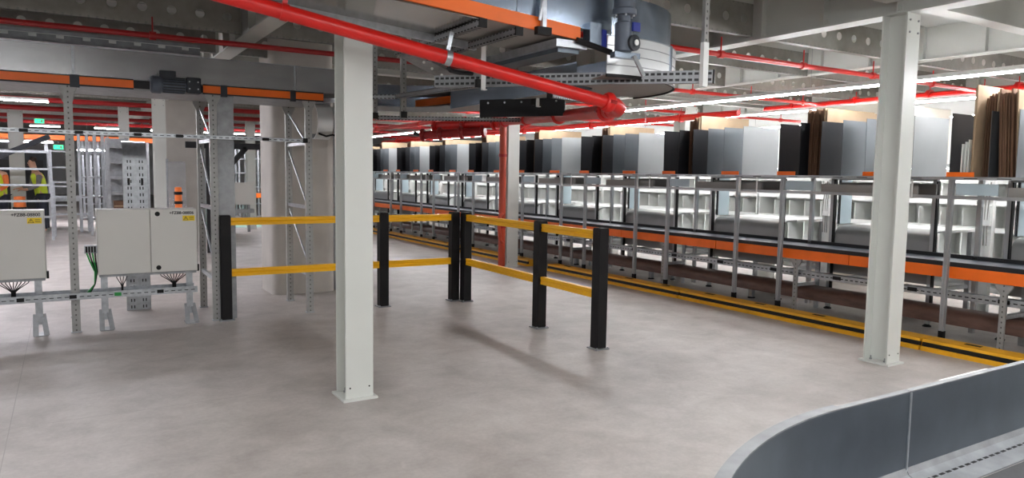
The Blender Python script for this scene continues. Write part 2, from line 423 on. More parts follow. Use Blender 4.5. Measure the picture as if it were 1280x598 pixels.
led_strip((11.2, 0, 2.8), (11.2, 24, 2.8), 'led strip behind the white storage cubbies at right', 'led')
led_strip((14.2, 0, 2.8), (14.2, 24, 2.8), 'led strip along the far right wall', 'led')
led_strip((-9, 15.3, 2.75), (-.22, 15.3, 2.75), 'pale led strip under the gantry at the left picture edge', 'led_far', .09)
led_strip((-.8, 24.2, 2.75), (-.1, 24.2, 2.75), 'short far led strip left of the perforated gantry leg', 'led_far', .09)
led_strip((.75, 24.2, 2.75), (1.5, 24.2, 2.75), 'short far led strip right of the perforated gantry leg', 'led_far', .09)
led_strip((2.2, 24.2, 2.75), (7, 24.2, 2.75), 'far led strip beside the rounded concrete pillar', 'led_far', .09)
led_strip((-9, 24.6, 2.31), (-.28, 24.6, 2.31), 'distant led strip above the workers in high visibility vests', 'led_far', .09)
led_strip((.3, 24.6, 2.12), (1.35, 24.6, 2.12), 'distant led strip above the far storage racks', 'led_far', .09)
led_strip((-9, 30, 2.6), (-2.4, 30, 2.6), 'distant led strip at the far left edge of the hall', 'led_far', .12)
led_strip((-6, 11.2, 2.95), (1.2, 11.2, 2.95), 'led strip behind the gantry conveyor over the left aisle', 'led_far', .06)

# ---------------------------------------------------------------- guard rails
def g_post(t, x, y):
    p = B(x - .055, y - .055, .012, x + .055, y + .055, 1.12).build('post', 'black', t, bevel=.006)
    B(x - .075, y - .075, 0, x + .075, y + .075, .012).build('foot_plate', 'galv_dull', p)
    for sx in (-1, 1): MB().lathe((x + sx * .063, y - .063, .012), (0, 0, 1), [(0, .009), (.012, .009)], 6).build('anchor_bolt', 'galv', p)
    B(x - .05, y - .05, 1.12, x + .05, y + .05, 1.128).build('cap', 'black', p)
def g_rail(t, p, q, z):
    h = .04
    p = Vector(p); q = Vector(q); d = (q - p).normalized(); nrm = Vector((d.y, -d.x, 0))
    prof = [(-.025, -h), (.025, -h), (.025, -.008), (.019, 0), (.025, .008), (.025, h), (-.025, h)]
    m = MB(); vs = []
    for e in (p, q):
        for (a, b_) in prof: vs.append(e + nrm * a + Vector((0, 0, z + b_)))
    n = len(prof); m.add(vs, [tuple(range(n)), tuple(reversed(range(n, 2 * n)))] + [(i, i + n, (i + 1) % n + n, (i + 1) % n) for i in range(n)])
    m.build('rail', 'yellow', t)
ga = thing('guard_rail', 'yellow and black guard rail running across in front of the concrete pillar', 'guard rail', (2.8, 8.15, 0), 'pedestrian guard rails')
for x in (1.42, 3.2, 4.15): g_post(ga, x, 8.15)
for (a, b_) in ((1.475, 3.145), (3.255, 4.095)):
    for z in (1.06, .51): g_rail(ga, (a, 8.15, 0), (b_, 8.15, 0), z)
gb = thing('guard_rail', 'yellow and black guard rail coming towards the camera beside the packing aisle', 'guard rail', (4.2, 6.6, 0), 'pedestrian guard rails')
for (x, y) in ((4.255, 8.03), (4.2, 6.27), (4.17, 5.23)): g_post(gb, x, y)
for ((x0, y0), (x1, y1)) in (((4.25, 7.975), (4.203, 6.325)), ((4.198, 6.215), (4.172, 5.285))):
    for z in (1.06, .51): g_rail(gb, (x0, y0, 0), (x1, y1, 0), z)

# ---------------------------------------------------------------- yellow floor kerb
KY = [(-2.4, .6), (.62, 3.73), (3.75, 6.93), (6.95, 10.03), (10.65, 13.8), (13.82, 17.0), (17.02, 20.2), (20.22, 23.4)]
KL = ['behind the camera', 'beneath the curved conveyor guard', 'crossing behind the right steel column', 'in front of the middle packing bays', 'just beyond the gap in the kerb', 'in front of the far packing bays', 'close to the far end of the aisle', 'at the far end of the aisle']
for (a, b_), kl in zip(KY, KL):
    t = thing('floor_kerb', 'yellow floor kerb section with black stripe ' + kl, 'kerb', (6.95, (a + b_) / 2, 0), 'yellow floor kerb sections')
    MB().sweep([(6.85, 0), (6.9, 0), (6.9, .042), (6.864, .042), (6.85, .034)], 'y', a, b_).build('lower_band', 'kerb_yellow', t)
    MB().sweep([(6.872, .042), (6.9, .042), (6.9, .084), (6.882, .084)], 'y', a, b_).build('stripe', 'black', t)
    MB().sweep([(6.9, 0), (7.1, 0), (7.1, .092), (7.085, .11), (6.9, .112), (6.878, .108), (6.872, .084), (6.9, .084)], 'y', a, b_).build('upper_band', 'kerb_yellow', t)
    for i in range(4):
        y = a + (b_ - a) * (i + .5) / 4; B(6.985, y - .07, .108, 7.035, y + .07, .1135).build('bolt_slot', 'black', t)

# ---------------------------------------------------------------- packing conveyor (black belt, orange side)
cv = thing('packing_conveyor', 'long belt conveyor with orange side running past the packing stations', 'conveyor', (7.74, 11, 0))
y = 1.0
while y < 24.9:
    B(7.492, y + .006, .64, 7.512, y + 1.97 - .006, .755).build('side_panel', 'orange', cv)
    B(7.5, y, .755, 7.53, y + 1.97, .8).build('side_rail', 'rubber', cv)
    B(7.97, y, .64, 8.0, y + 1.97, .835).build('back_rail', 'rubber', cv)
    y += 1.97
B(7.53, 1, .78, 7.97, y, .795).build('belt', 'belt', cv)
B(7.53, 1, .66, 7.97, y, .69).build('return_belt', 'belt_dark', cv)
for k in range(10):
    yy = 3.35 + 2.3 * k - 2.3
    lg = MB(); lg.sweep([(yy - .028, 0), (yy + .028, 0), (yy + .028, .54), (yy + .075, .61), (yy + .075, .66), (yy - .075, .66), (yy - .075, .61), (yy - .028, .54)], 'x', 7.515, 7.535)
    lg.build('leg', 'perf_up_y', cv, org=(7.525, yy, 0))
    B(7.93, yy - .028, 0, 7.95, yy + .028, .66).build('leg', 'galv', cv)
    B(7.535, yy - .02, .3, 7.93, yy + .02, .34).build('leg_brace', 'galv', cv)
tr = B(7.56, 1, .425, 7.66, 24.7, .495).build('cable_tray', 'slot_y', cv, org=(7.6, 1, .46))
for k in range(26):
    yy = 1.6 + .88 * k; B(7.552, yy - .05, .445, 7.562, yy + .05, .485).build('tray_clamp', 'black', tr)

# brown low return conveyor
rc = thing('low_return_conveyor', 'low dark brown tubular conveyor running under the orange sided belt', 'conveyor', (7.9, 11, 0))
prof = []
for i in range(10):
    a = math.pi * i / 9; prof.append((7.86 - .15 * math.cos(a) * 1.0, .2 + .095 * math.sin(a)))
prof += [(8.01, .13), (7.71, .13)]
MB().sweep(prof, 'y', 1, 24.7).build('belt_tube', 'brown', rc, smooth=True)
for k in range(12):
    yy = 2.6 + 1.97 * k
    B(7.78, yy - .03, .02, 7.84, yy + .03, .135).build('support_leg', 'galv_dull', rc)
    MB().lathe((7.81, yy, 0), (0, 0, 1), [(0, .05), (.012, .05), (.025, .02)], 12).build('levelling_foot', 'black', rc)

# ---------------------------------------------------------------- packing bays
PITCH = 1.97; Y0 = 3.84; NB = 12
OFFS = [-.0, -.29, -.56, -.83, -1.11, -1.42]
def make_rack():
    X = 7.42; Y = 0.0
    t = thing('packing_shelf', '', 'shelf', (X, Y, 0), 'packing shelf bays')
    def post(x, y_, z1, nm='post'):
        m = MB().sweep([(x - .022, y_ - .022), (x - .006, y_ - .022), (x - .006, y_ - .014), (x + .006, y_ - .014), (x + .006, y_ - .022), (x + .022, y_ - .022),
                        (x + .022, y_ + .022), (x - .022, y_ + .022), (x - .022, y_ + .006), (x - .014, y_ + .006), (x - .014, y_ - .006), (x - .022, y_ - .006)], 'z', .03, z1)
        p = m.build(nm, 'alu', t)
        B(x - .024, y_ - .024, 0, x + .024, y_ + .024, .11).build('foot_sleeve', 'black', p)
    post(X, Y, 1.62); post(X, Y - 1.28, 1.62)
    B(X + .55, Y - .022, .03, X + .594, Y + .022, 1.62).build('rear_post', 'alu', t)
    sh = B(X - .14, Y - PITCH + .004, 1.618, X + .62, Y - .004, 1.646).build('shelf_deck', 'alu', t)
    for i in range(6): B(X - .143, Y - .3 - i * .29, 1.626, X - .139, Y - .18 - i * .29, 1.632).build('deck_slot', 'black', sh)
    B(X - .02, Y - PITCH + .022, 1.43, X + .02, Y - .022, 1.462).build('cross_rail', 'alu', t)
    B(X + .03, Y - 1.62, 1.44, X + .05, Y - .5, 1.55).build('tray_front', 'tray_grey', t)
    B(X + .05, Y - 1.62, 1.44, X + .4, Y - .5, 1.452).build('tray_floor', 'tray_grey', t)
    B(X + .385, Y - 1.62, 1.452, X + .4, Y - .5, 1.57).build('tray_back', 'tray_grey', t)
    m = MB(); m.box(X - .03, Y - 1.34, 1.42, X - .02, Y - 1.31, 1.618); m.box(X - .03, Y - 1.6, 1.42, X - .02, Y - 1.34, 1.438); m.box(X - .03, Y - 1.6, 1.42, X - .02, Y - 1.585, 1.618)
    m.build('white_bracket', 'white', t)
    B(X - .035, Y - .44, 1.47, X - .03, Y - .06, 1.58).build('label_panel', 'screen_blue', t)
    for (a, b_) in ((-.27, -.02), (-1.40, -1.12)):
        B(X - .150, Y + a, 1.646, X - .140, Y + b_, 1.69).build('orange_tag', 'orange', t)
    return t
def divider_mesh(m):
    me = MB().box(0, -.002, 0, .66, .002, .61); o = me.build('divider', m, org=(0, 0, 0)); d = o.data; bpy.data.objects.remove(o); return d
DV = divider_mesh('sheet'); DVB = divider_mesh('sheet_black'); DVL = divider_mesh('sheet_lit')
CSH = []
for (wd, ht, m) in ((.95, .75, 'card'), (.95, .72, 'card_brown')):
    o = B(0, -.006, 0, wd, .006, ht).build('card_sheet', m, org=(0, 0, 0)); CSH.append(o.data); bpy.data.objects.remove(o)
rack0 = make_rack()
def bay_name(k): return f'{ORD[k]} packing bay from the right picture edge'
def add_child(name, data, parent, loc, rot=(0, 0, 0), scale=(1, 1, 1)):
    o = bpy.data.objects.new(name, data); COL.objects.link(o); o.parent = parent; o.location = loc; o.rotation_euler = rot; o.scale = scale; return o
def bundle(label, x, y, z, n, step, brown_from=1, lean=0.0, sx=1.0, sz=1.0, rz=0.0):
    t = thing('cardboard_bundle', label, 'cardboard', (x, y, z), 'flattened cardboard boxes')
    for i in range(n):
        add_child('sheet', CSH[0] if i < brown_from else CSH[1], t, (rnd.uniform(-.02, .02), i * step, 0), (lean, 0, rz), (sx, 1, sz * rnd.uniform(.95, 1.03)))
    return t
racks = []
for k in range(NB):
    Y = Y0 + PITCH * k
    r = rack0 if k == 0 else None
    if r is None:
        r = copy_tree(rack0)
    racks.append(r)
for k, r in enumerate(racks):
    Y = Y0 + PITCH * k
    r.location = (7.42, Y, 0); r['label'] = 'aluminium packing shelf with dividers, ' + bay_name(k)
    offs = list(OFFS)
    if k == 0: offs = [-.02, -.37, -.6, -.95, -1.2, -1.5]
    if k == 1: offs[5] = -1.62
    for i, f in enumerate(offs):
        rz = rnd.uniform(-.02, .02)
        if k == 4 and i == 5: rz = -.35
        dv = add_child('divider', DVB if i < (1 if k == 0 else 3) else (DVL if i == 5 else DV), r, (-.12, f - .012, 1.646), (rnd.uniform(-.01, .01), 0, rz))
        if i < (1 if k == 0 else 3): dv['label'] = 'black divider sheet'
        if i == 5: dv['label'] = 'grey divider sheet coloured as lit'
# cardboard standing between the dividers
T = 'flattened cardboard boxes standing in the '
for k in range(1, NB):
    Y = Y0 + PITCH * k
    bundle(T + bay_name(k), 7.42 + rnd.uniform(0, .06), Y - .53, 1.647, 14 if k == 1 else 10, .02, 2, 0, 1.0, 1.0 + (.05 if k == 1 else 0.03 * (k % 3)))
bundle('tall tan cardboard bundle in the nearest packing bay behind the orange tag', 7.33, 3.61, 1.647, 2, .014, 2, .0, .5, 1.13)
bundle('brown cardboard bundle standing right behind the grey divider of the nearest packing bay', 7.46, 3.5, 1.647, 6, .016, 1, .0, .8, 1.08)
bundle('brown cardboard bundle leaning at the very right picture edge', 7.36, 3.24, 1.647, 9, .02, 1, -.05, .85, 1.1)
wp = thing('white_board_stack', 'small upright white boards standing beside the black divider of the nearest bay', 'boards', (7.4, 3.7, 1.647))
for i in range(3): B(7.34, 3.66 + i * .03, 1.647, 7.6, 3.67 + i * .03, 2.0 - .02 * i).build('board', 'white', wp)

def make_bench():
    X = 8.05; t = thing('packing_bench', '', 'bench', (X, 0, 0), 'packing benches')
    ya, yb = -.25, -1.48
    for y_ in (ya, yb):
        p = B(X - .02, y_ - .022, .03, X + .025, y_ + .022, 1.66).build('frame_post', 'alu', t)
        B(X - .026, y_ - .036, .12, X + .02, y_ - .022, 1.6).build('rubber_seal', 'black', p)
        MB().lathe((X, y_, 0), (0, 0, 1), [(0, .045), (.012, .045), (.03, .02)], 10).build('levelling_foot', 'black', p)
    prof = [(X + .02, .46), (X + .02, .93), (X + .045, .985), (X + .09, 1.025), (X + .16, 1.045), (X + .35, 1.05), (X + .35, 1.03), (X + .17, 1.025), (X + .1, 1.0), (X + .06, .96), (X + .045, .92), (X + .045, .46)]
    MB().sweep(prof, 'y', yb + .03, ya - .03).build('front_apron', 'bench_grey', t, smooth=True)
    B(X + .35, yb + .03, 1.02, X + 1.0, ya - .03, 1.05).build('worktop', 'white', t)
    B(X + .05, ya - .05, 1.06, X + .3, ya - .04, 1.6).build('side_screen', 'screen_blue', t)
    m = MB(); m.box(X + .05, ya - .055, 1.06, X + .075, ya - .035, 1.62); m.box(X + .05, ya - .055, 1.6, X + .3, ya - .035, 1.62); m.build('screen_frame', 'black', t)
    for y_ in (ya - .06, yb + .06):
        B(X + .9, y_ - .025, .02, X + .95, y_ + .025, 1.02).build('leg', 'alu', t)
        B(X + .06, y_ - .02, .36, X + .9, y_ + .02, .4).build('leg_rail', 'alu', t)
        MB().lathe((X + .925, y_, 0), (0, 0, 1), [(0, .045), (.012, .045), (.02, .02)], 10).build('levelling_foot', 'black', t)
    B(X + .08, yb + .1, .16, X + .5, yb + .65, .19).build('lower_shelf', 'galv', t)
    B(X - .02, yb, 1.6, X + .025, ya, 1.64).build('head_rail', 'alu', t)
    lp = B(X + .55, yb - .1, 1.75, X + .68, ya + .1, 1.79).build('added_lamp', 'white', t)  # added lamp with arms and risers, fills the space behind the shelf with light
    B(X + .56, yb - .08, 1.744, X + .67, ya + .08, 1.75).build('added_lamp_diffuser', 'bench_fill', lp)
    for y_ in (yb, ya): B(X + .0, y_ - .012, 1.77, X + .56, y_ + .012, 1.79).build('added_lamp_arm', 'alu', t); B(X - .0, y_ - .012, 1.64, X + .024, y_ + .012, 1.77).build('added_lamp_riser', 'alu', t)
    return t
def make_cubby():
    X = 9.35; t = thing('storage_cubby', '', 'cubby', (X, 0, 0), 'white storage cubbies')
    B(X + .4, -1.93, .3, X + .42, -.04, 1.62).build('back_panel', 'white', t)
    for y_ in (-1.95, -.04): B(X, y_, 0, X + .42, y_ + .02, 1.64).build('side_panel', 'white', t)
    for z in (.3, .66, 1.02, 1.34, 1.6):
        s = B(X, -1.93, z, X + .4, -.04, z + .02).build('shelf', 'white', t)
        b_ = B(X - .012, -1.95, z - .02, X, -.02, z + .04).build('front_rail', 'white', s)
    for z in (.68, 1.04, 1.36):
        for i in range(1, 7):
            y_ = -1.93 + i * 1.89 / 7; B(X + .01, y_ - .009, z, X + .4, y_ + .009, z + .32 if z < 1 else z + .24).build('partition', 'white', t)
    return t
def make_totem():
    X = 8.62; t = thing('service_post', '', 'post', (X, -1.74, 0), 'white service posts')
    B(X, -1.80, .02, X + .07, -1.68, 1.72).build('post_body', 'white', t, bevel=.004)
    B(X - .05, -1.86, 0, X + .12, -1.62, .02).build('foot_plate', 'white', t)
    m = MB()
    for i in range(3): m.path([(X - .012, -1.77 + i * .03, 1.6 - .02 * i), (X - .03, -1.765 + i * .03, 1.3), (X - .012, -1.76 + i * .03, .9)], .006, 6)
    m.build('cable', 'tray_grey', t)
    B(X - .03, -1.79, 1.12, X, -1.69, 1.34).build('socket_box', 'white', t)
    return t
for fn, nm in ((make_bench, 'grey fronted packing bench with white worktop, '), (make_cubby, 'white storage cubby with partitions behind the belt, '), (make_totem, 'white service post with cables between benches, ')):
    p0 = fn(); x0, yb0 = p0.location.x, p0.location.y
    for k in range(NB):
        o = p0 if k == 0 else copy_tree(p0)
        o.location = (x0, Y0 + PITCH * k + yb0, 0); o['label'] = nm + bay_name(k)
tag(B(10.4, 6.4, 0, 12.2, 7.6, 2.75).build('white_enclosure', 'cream', bevel=.01), 'large cream white enclosure block rising behind the packing shelves', 'enclosure')

# ---------------------------------------------------------------- left gantry conveyor
gy = 8.2
gc = thing('gantry_conveyor', 'overhead gantry conveyor with galvanised side guard and orange frame at left', 'conveyor', (0, 8.6, 0))
for (a, b_) in ((-4, -1.9), (-1.895, .09), (.095, 2.19), (2.195, 2.95)):
    p = B(a, gy, 2.485, b_, gy + .004, 2.76).build('side_guard', 'galv_smooth', gc)
    B(a, gy - .0, 2.76, b_, gy + .03, 2.766).build('guard_lip', 'galv', p)
    B(a, gy + .84, 2.485, b_, gy + .844, 2.76).build('rear_guard', 'galv_smooth', gc)
B(.082, gy - .006, 2.485, .103, gy, 2.765).build('joint_strip', 'galv', gc)
B(2.183, gy - .006, 2.485, 2.2, gy, 2.765).build('joint_strip', 'galv', gc)
for (a, b_) in ((-4, .06), (.14, .6), (1.24, 1.41), (1.475, 2.13), (2.19, 2.5)):
    p = B(a, gy - .035, 2.4, b_, gy - .01, 2.475).build('orange_frame', 'orange', gc)
    B(a, gy - .03, 2.388, b_, gy + .0, 2.4).build('frame_edge', 'rubber', p)
    B(a, gy - .03, 2.475, b_, gy + .0, 2.487).build('frame_edge', 'rubber', p)
for (a, b_) in ((.06, .14), (1.41, 1.475), (2.13, 2.19)): B(a, gy - .042, 2.37, b_, gy - .005, 2.49).build('connector', 'motor_dark', gc)
B(.6, gy - .03, 2.4, 1.24, gy - .01, 2.47).build('drive_plate', 'rubber', gc)
B(-4, gy + .004, 2.5, 2.95, gy + .84, 2.515).build('belt', 'belt_dark', gc)
B(-4, gy - .0, 2.385, 2.5, gy + .86, 2.395).build('underside_pan', 'galv_dull', gc)
# drive motor
mt = thing('gantry_drive_motor', 'dark grey gear motor bolted to the orange gantry frame', 'motor', (.95, gy - .12, 2.38))
MB().lathe((.74, gy - .12, 2.44), (1, 0, 0), [(0, .07), (.015, .088), (.09, .088), (.1, .08), (.3, .08), (.33, .06)], 18).build('motor_body', 'motor', mt, smooth=True)
for i in range(7):
    a = math.radians(-60 + 20 * i)
    c = Vector((.95, gy - .12 - .082 * math.cos(a), 2.44 + .082 * math.sin(a))); MB().bar(c - Vector((.1, 0, 0)), c + Vector((.1, 0, 0)), .006, .012).build('cooling_fin', 'motor_dark', mt)
B(.82, gy - .17, 2.5, .97, gy - .07, 2.58).build('terminal_box', 'motor_dark', mt, bevel=.006)
g = B(1.06, gy - .19, 2.37, 1.2, gy - .045, 2.53).build('gearbox', 'motor_dark', mt, bevel=.01)
for (dx, dz) in ((.03, .03), (.11, .03), (.03, .1), (.11, .1)): MB().lathe((1.06 + dx, gy - .19, 2.385 + dz), (0, -1, 0), [(0, .008), (.008, .008)], 6).build('gearbox_bolt', 'galv', g)
# support frames
def gantry_leg(x, label, plain=False, brace=True):
    t = thing('gantry_leg_frame', label, 'support frame', (x, gy + .4, 0), 'gantry support frames')
    def up(xx, y_, nm, mt_='perf_up'):
        m = MB(); m.sweep([(xx - .037, .012), (xx + .037, .012), (xx + .037, 2.28), (xx + .075, 2.36), (xx + .075, 2.384), (xx - .075, 2.384), (xx - .075, 2.36), (xx - .037, 2.28)], 'y', y_ - .02, y_ - .017)
        m.box(xx - .037, y_ - .017, .012, xx - .034, y_ + .03, 2.384); m.box(xx + .034, y_ - .017, .012, xx + .037, y_ + .03, 2.384)
        p = m.build(nm, mt_, t, org=(xx, y_, 0))
        B(xx - .045, y_ - .03, 0, xx + .045, y_ + .04, .012).build('foot_plate', 'galv', p)
    up(x, gy - .02, 'front_upright'); up(x, gy + .84, 'rear_upright')
    if brace:
        for (z0, z1) in ((1.85, 1.2), (1.15, .55), (2.3, 1.9)):
            MB().tube((x - .0, gy + .82, z0), (x, gy + .02, z1), .011, 8).build('brace_rod', 'galv', t)
        for z in (.42, 1.18, 1.9): B(x - .02, gy + .01, z, x + .02, gy + .82, z + .04).build('cross_bar', 'galv', t)
    return t
gantry_leg(.04, 'perforated gantry leg frame between the two electrical cabinets', brace=False)
gantry_leg(1.33, 'perforated gantry leg frame beside the leftmost black guard post')
gantry_leg(2.33, 'perforated gantry leg frame in front of the rounded concrete pillar')
gantry_leg(-1.3, 'perforated gantry leg frame past the left picture edge', brace=False)
tag(B(1.375, gy + .02, 0, 1.545, gy + .1, 2.384).build('channel_post', 'galv_dull', bevel=.004), 'plain grey channel post touching the gantry leg behind the guard post', 'post')
# upper cable tray on the gantry
ut = thing('upper_cable_rail', 'slotted galvanised rail crossing the gantry legs at head height', 'rail', (0, gy - .07, 1.93))
B(-4, gy - .085, 1.925, 2.25, gy - .045, 1.962).build('rail_body', 'slot_x', ut, org=(0, gy - .07, 1.943))
for x in (-.32, .12, .62, 1.0, 1.85): B(x - .035, gy - .09, 1.928, x + .035, gy - .085, 1.958).build('rail_clamp', 'black', ut)
B(2.25, gy - .1, 1.92, 2.3, gy - .04, 1.97).build('end_cap', 'black', ut)
# lower tray with cabinet legs
lt = thing('lower_cable_tray', 'slotted galvanised cable tray carrying wires under the electrical cabinets', 'cable tray', (-.8, gy, 0))
B(-4, gy - .12, .335, 1.13, gy - .115, .4).build('front_lip', 'slot_x', lt, org=(0, gy - .118, .366))
B(-4, gy - .115, .335, 1.13, gy + .13, .34).build('tray_bed', 'galv', lt)
B(-4, gy + .13, .335, 1.13, gy + .135, .4).build('rear_lip', 'galv', lt)
for x, m in ((-.4, 'black'), (.02, 'black'), (.4, 'green_wire'), (.78, 'black')): B(x - .03, gy - .125, .35, x + .03, gy - .12, .385).build('tray_clamp', m, lt)
def cabinet(x0, x1, split, legs, label, fans, txt):
    z0, z1 = .55, 1.2; yf = gy - .03
    t = thing('electrical_cabinet', label, 'cabinet', ((x0 + x1) / 2, gy + .1, 0), 'electrical cabinets')
    b_ = B(x0, yf + .02, z0, x1, yf + .25, z1).build('housing', 'cabinet', t, bevel=.004)
    xs = [x0] + split + [x1]
    for i in range(len(xs) - 1):
        d = B(xs[i] + .003, yf, z0 + .003, xs[i + 1] - .003, yf + .018, z1 - .003).build('door', 'cabinet', t, bevel=.003)
        if i == len(xs) - 2:
            lx = xs[i] + .07 if len(split) else xs[i + 1] + 5
            if len(split):
                for zz in (z0 + .05, z1 - .05): MB().lathe((lx, yf, zz), (0, -1, 0), [(0, .024), (.004, .024), (.006, .012), (.009, .012)], 14).build('lock', 'black', d)
            text_part(txt, .042, (x1 - .26, yf - .002, z1 - .055), d)
            s = B(x1 - .135, yf - .002, z1 - .125, x1 - .02, yf, z1 - .07).build('warning_sticker', 'sticker', d)
            cx, cz = x1 - .105, z1 - .118; h = .042
            m = MB().sweep([(cx - .025, cz), (cx + .025, cz), (cx, cz + h)], 'y', yf - .003, yf - .002); m.build('warning_triangle', 'ink', s)
            m = MB().sweep([(cx - .018, cz + .004), (cx + .018, cz + .004), (cx, cz + h - .008)], 'y', yf - .0036, yf - .003); m.build('triangle_field', 'sticker', s)
            m = MB().sweep([(cx + .002, cz + .032), (cx - .006, cz + .018), (cx, cz + .018), (cx - .003, cz + .006), (cx + .006, cz + .021), (cx + .001, cz + .021)], 'y', yf - .0042, yf - .0036); m.build('flash_mark', 'ink', s)
            for q in range(3): B(x1 - .072, yf - .003, z1 - .088 - q * .012, x1 - .03, yf - .002, z1 - .085 - q * .012).build('print_line', 'ink', s)
    B(x1, yf + .05, z0 - .01, x1 + .02, yf + .1, z0 + .06).build('hinge_block', 'black', t)
    B(x0 + .01, yf + .03, z0 - .025, x1 - .01, yf + .22, z0).build('gland_plate', 'galv_dull', t)
    for lx in legs:
        m = MB(); m.box(lx - .03, gy + .0, .1, lx + .03, gy + .006, .53); m.box(lx - .03, gy + .006, .1, lx - .024, gy + .04, .53); m.box(lx + .024, gy + .006, .1, lx + .03, gy + .04, .53)
        m.build('leg', 'galv', t)
        for s_ in (-1, 1): MB().bar((lx + s_ * .03, gy + .02, .2), (lx + s_ * .045 + .012, gy - .07, .005), .01, .045, (1, 0, 0)).build('splayed_foot', 'galv_dull', t)
        B(lx - .05, gy - .08, 0, lx + .07, gy + .1, .008).build('foot_plate', 'galv_dull', t)
    for (cx, n) in fans:
        for i in range(n):
            u_ = (i - (n - 1) / 2) * .033; top = Vector((cx + u_, gy + .1, z0 - .02)); bot = Vector((cx + u_ * .12, gy + .06, .36))
            MB().path([top, (cx + u_ * .9, gy + .09, z0 - .05), (cx + u_ * .35, gy + .07, .45), (cx + u_ * .12, gy + .06, .42), bot], .0042, 5).build('cable', 'black', t)
            MB().tube(top + Vector((0, 0, -.012)), top + Vector((0, 0, .012)), .009, 6).build('cable_gland', 'rubber', t)
    return t
cabinet(-.78, -.19, [], (-.68, -.26), 'pale grey electrical cabinet cut off by the left picture edge', ((-.46, 9),), '+FZ88-08800')
cabinet(.24, 1.15, [.71], (.29, 1.07), 'wide pale grey two door electrical cabinet right of the gantry leg', ((.45, 4), (.93, 9)), '+FZ88-08806')
cb = thing('connector_box', 'small grey connector box with green and black wires beside the two door cabinet', 'connector', (.2, gy + .1, .78))
B(.13, gy + .08, .76, .245, gy + .16, .84).build('box_body', 'galv', cb)
for i in range(4): B(.14 + i * .024, gy + .07, .77, .158 + i * .024, gy + .08, .83).build('plug', 'black', cb)
for i in range(4): MB().path([(.15 + i * .024, gy + .07, .765), (.17 + i * .018, gy + .04, .7), (.215 + i * .006, gy + .03, .58), (.21, gy + .02, .46), (.12 + i * .01, gy + .02, .345)], .008, 6).build('wire', 'green_wire' if i % 2 == 0 else 'black', cb)

# curved cable tray drops
def tray_drop(x, y, wd, ztop, zbot, r, label):
    t = thing('cable_tray_drop', label, 'cable tray', (x, y, zbot))
    m = MB(); n = 12; vs = []; fs = []
    for i in range(n + 1):
        a = math.pi / 2 * i / n
        py = y + r - r * math.sin(a) if False else y + r * (1 - math.sin(a)); pz = ztop - r + r * math.cos(a) if False else ztop - r * (1 - math.cos(a))
        for (xx, o) in ((x - wd / 2, 0), (x + wd / 2, 0), (x + wd / 2, .006), (x - wd / 2, .006)): vs.append((xx, py + o, pz - o))
    for i in range(n):
        for j in range(4): fs.append((i * 4 + j, i * 4 + (j + 1) % 4, i * 4 + 4 + (j + 1) % 4, i * 4 + 4 + j))
    m.add(vs, fs); m.build('curved_cover', 'galv', t, smooth=True)
    B(x - wd / 2, y, zbot, x + wd / 2, y + .005, ztop - r).build('perforated_plate', 'perf_plate', t, org=(x, y, zbot))
    for s_ in (-1, 1): B(x + s_ * wd / 2 - .003, y, zbot, x + s_ * wd / 2 + .003, y + .06, ztop - r).build('side_rim', 'galv', t)
    for s_ in (-1, 1): B(x + s_ * wd * .28 - .012, y - .004, 1.42, x + s_ * wd * .28 + .012, y, 1.5).build('square_cutout', 'black', t)
    return t
tray_drop(.665, gy + 1.0, .24, 1.92, .0, .22, 'perforated cable tray with rolled top hanging behind the two door cabinet')
# reel shaped cable cover at the gantry end
cw_ = thing('rolled_cable_cover', 'bright rolled galvanised cable cover hanging at the end of the gantry', 'cable cover', (2.5, gy, 2.05))
m = MB(); pts = []
for i in range(15):
    a = math.radians(100 + 215 * i / 14); pts.append((gy + .05 + .2 * math.cos(a), 2.17 + .2 * math.sin(a)))
inner = [(gy + .05 + (p[0] - gy - .05) * .95, 2.17 + (p[1] - 2.17) * .95) for p in pts]
m.sweep(pts + inner[::-1], 'x', 2.40, 2.575); m.build('rolled_sheet', 'band', cw_, smooth=True)
MB().arc((2.75, gy + .12), .26, .275, 2.38, 2.43, math.radians(100), math.radians(270), 12).build('curved_bracket', 'slot_x', cw_)
B(2.6, gy + .0, 2.1, 2.68, gy + .12, 2.34).build('end_block', 'galv_dull', cw_)
MB().path([(2.42, gy - .1, 2.03), (2.5, gy - .12, 2.0), (2.58, gy - .1, 2.02), (2.66, gy - .1, 2.0), (2.74, gy - .06, 2.05)], .012, 6).build('loose_cable', 'black', cw_)

# ---------------------------------------------------------------- overhead curved conveyor (centre top)
oc = thing('overhead_conveyor', 'overhead galvanised conveyor with orange edge and curved end above the red pipe', 'conveyor', (2.6, 4.5, 2.5))
def zc(x): return 2.565 - .075 * (x - 2.65)
xa, xb = .2, 3.12
B0 = MB(); yn, yf = 4.14, 4.79
def slope(mb, x0, x1, y0, y1, d0, d1):
    return mb.add([(x0, y0, zc(x0) + d0), (x1, y0, zc(x1) + d0), (x1, y1, zc(x1) + d0), (x0, y1, zc(x0) + d0), (x0, y0, zc(x0) + d1), (x1, y0, zc(x1) + d1), (x1, y1, zc(x1) + d1), (x0, y1, zc(x0) + d1)],
                  [(0, 3, 2, 1), (4, 5, 6, 7), (0, 1, 5, 4), (1, 2, 6, 5), (2, 3, 7, 6), (3, 0, 4, 7)])
slope(MB(), xa, 2.3, yn, yf, -.012, -.004).build('underside_pan', 'pan', oc)
slope(MB(), 2.3, 3.12, yn, yf, .0, .008).build('underside_pan', 'tray_grey', oc)
slope(MB(), xa, 3.06, yn - .02, yn - .001, .0, .088).build('orange_edge', 'orange', oc)
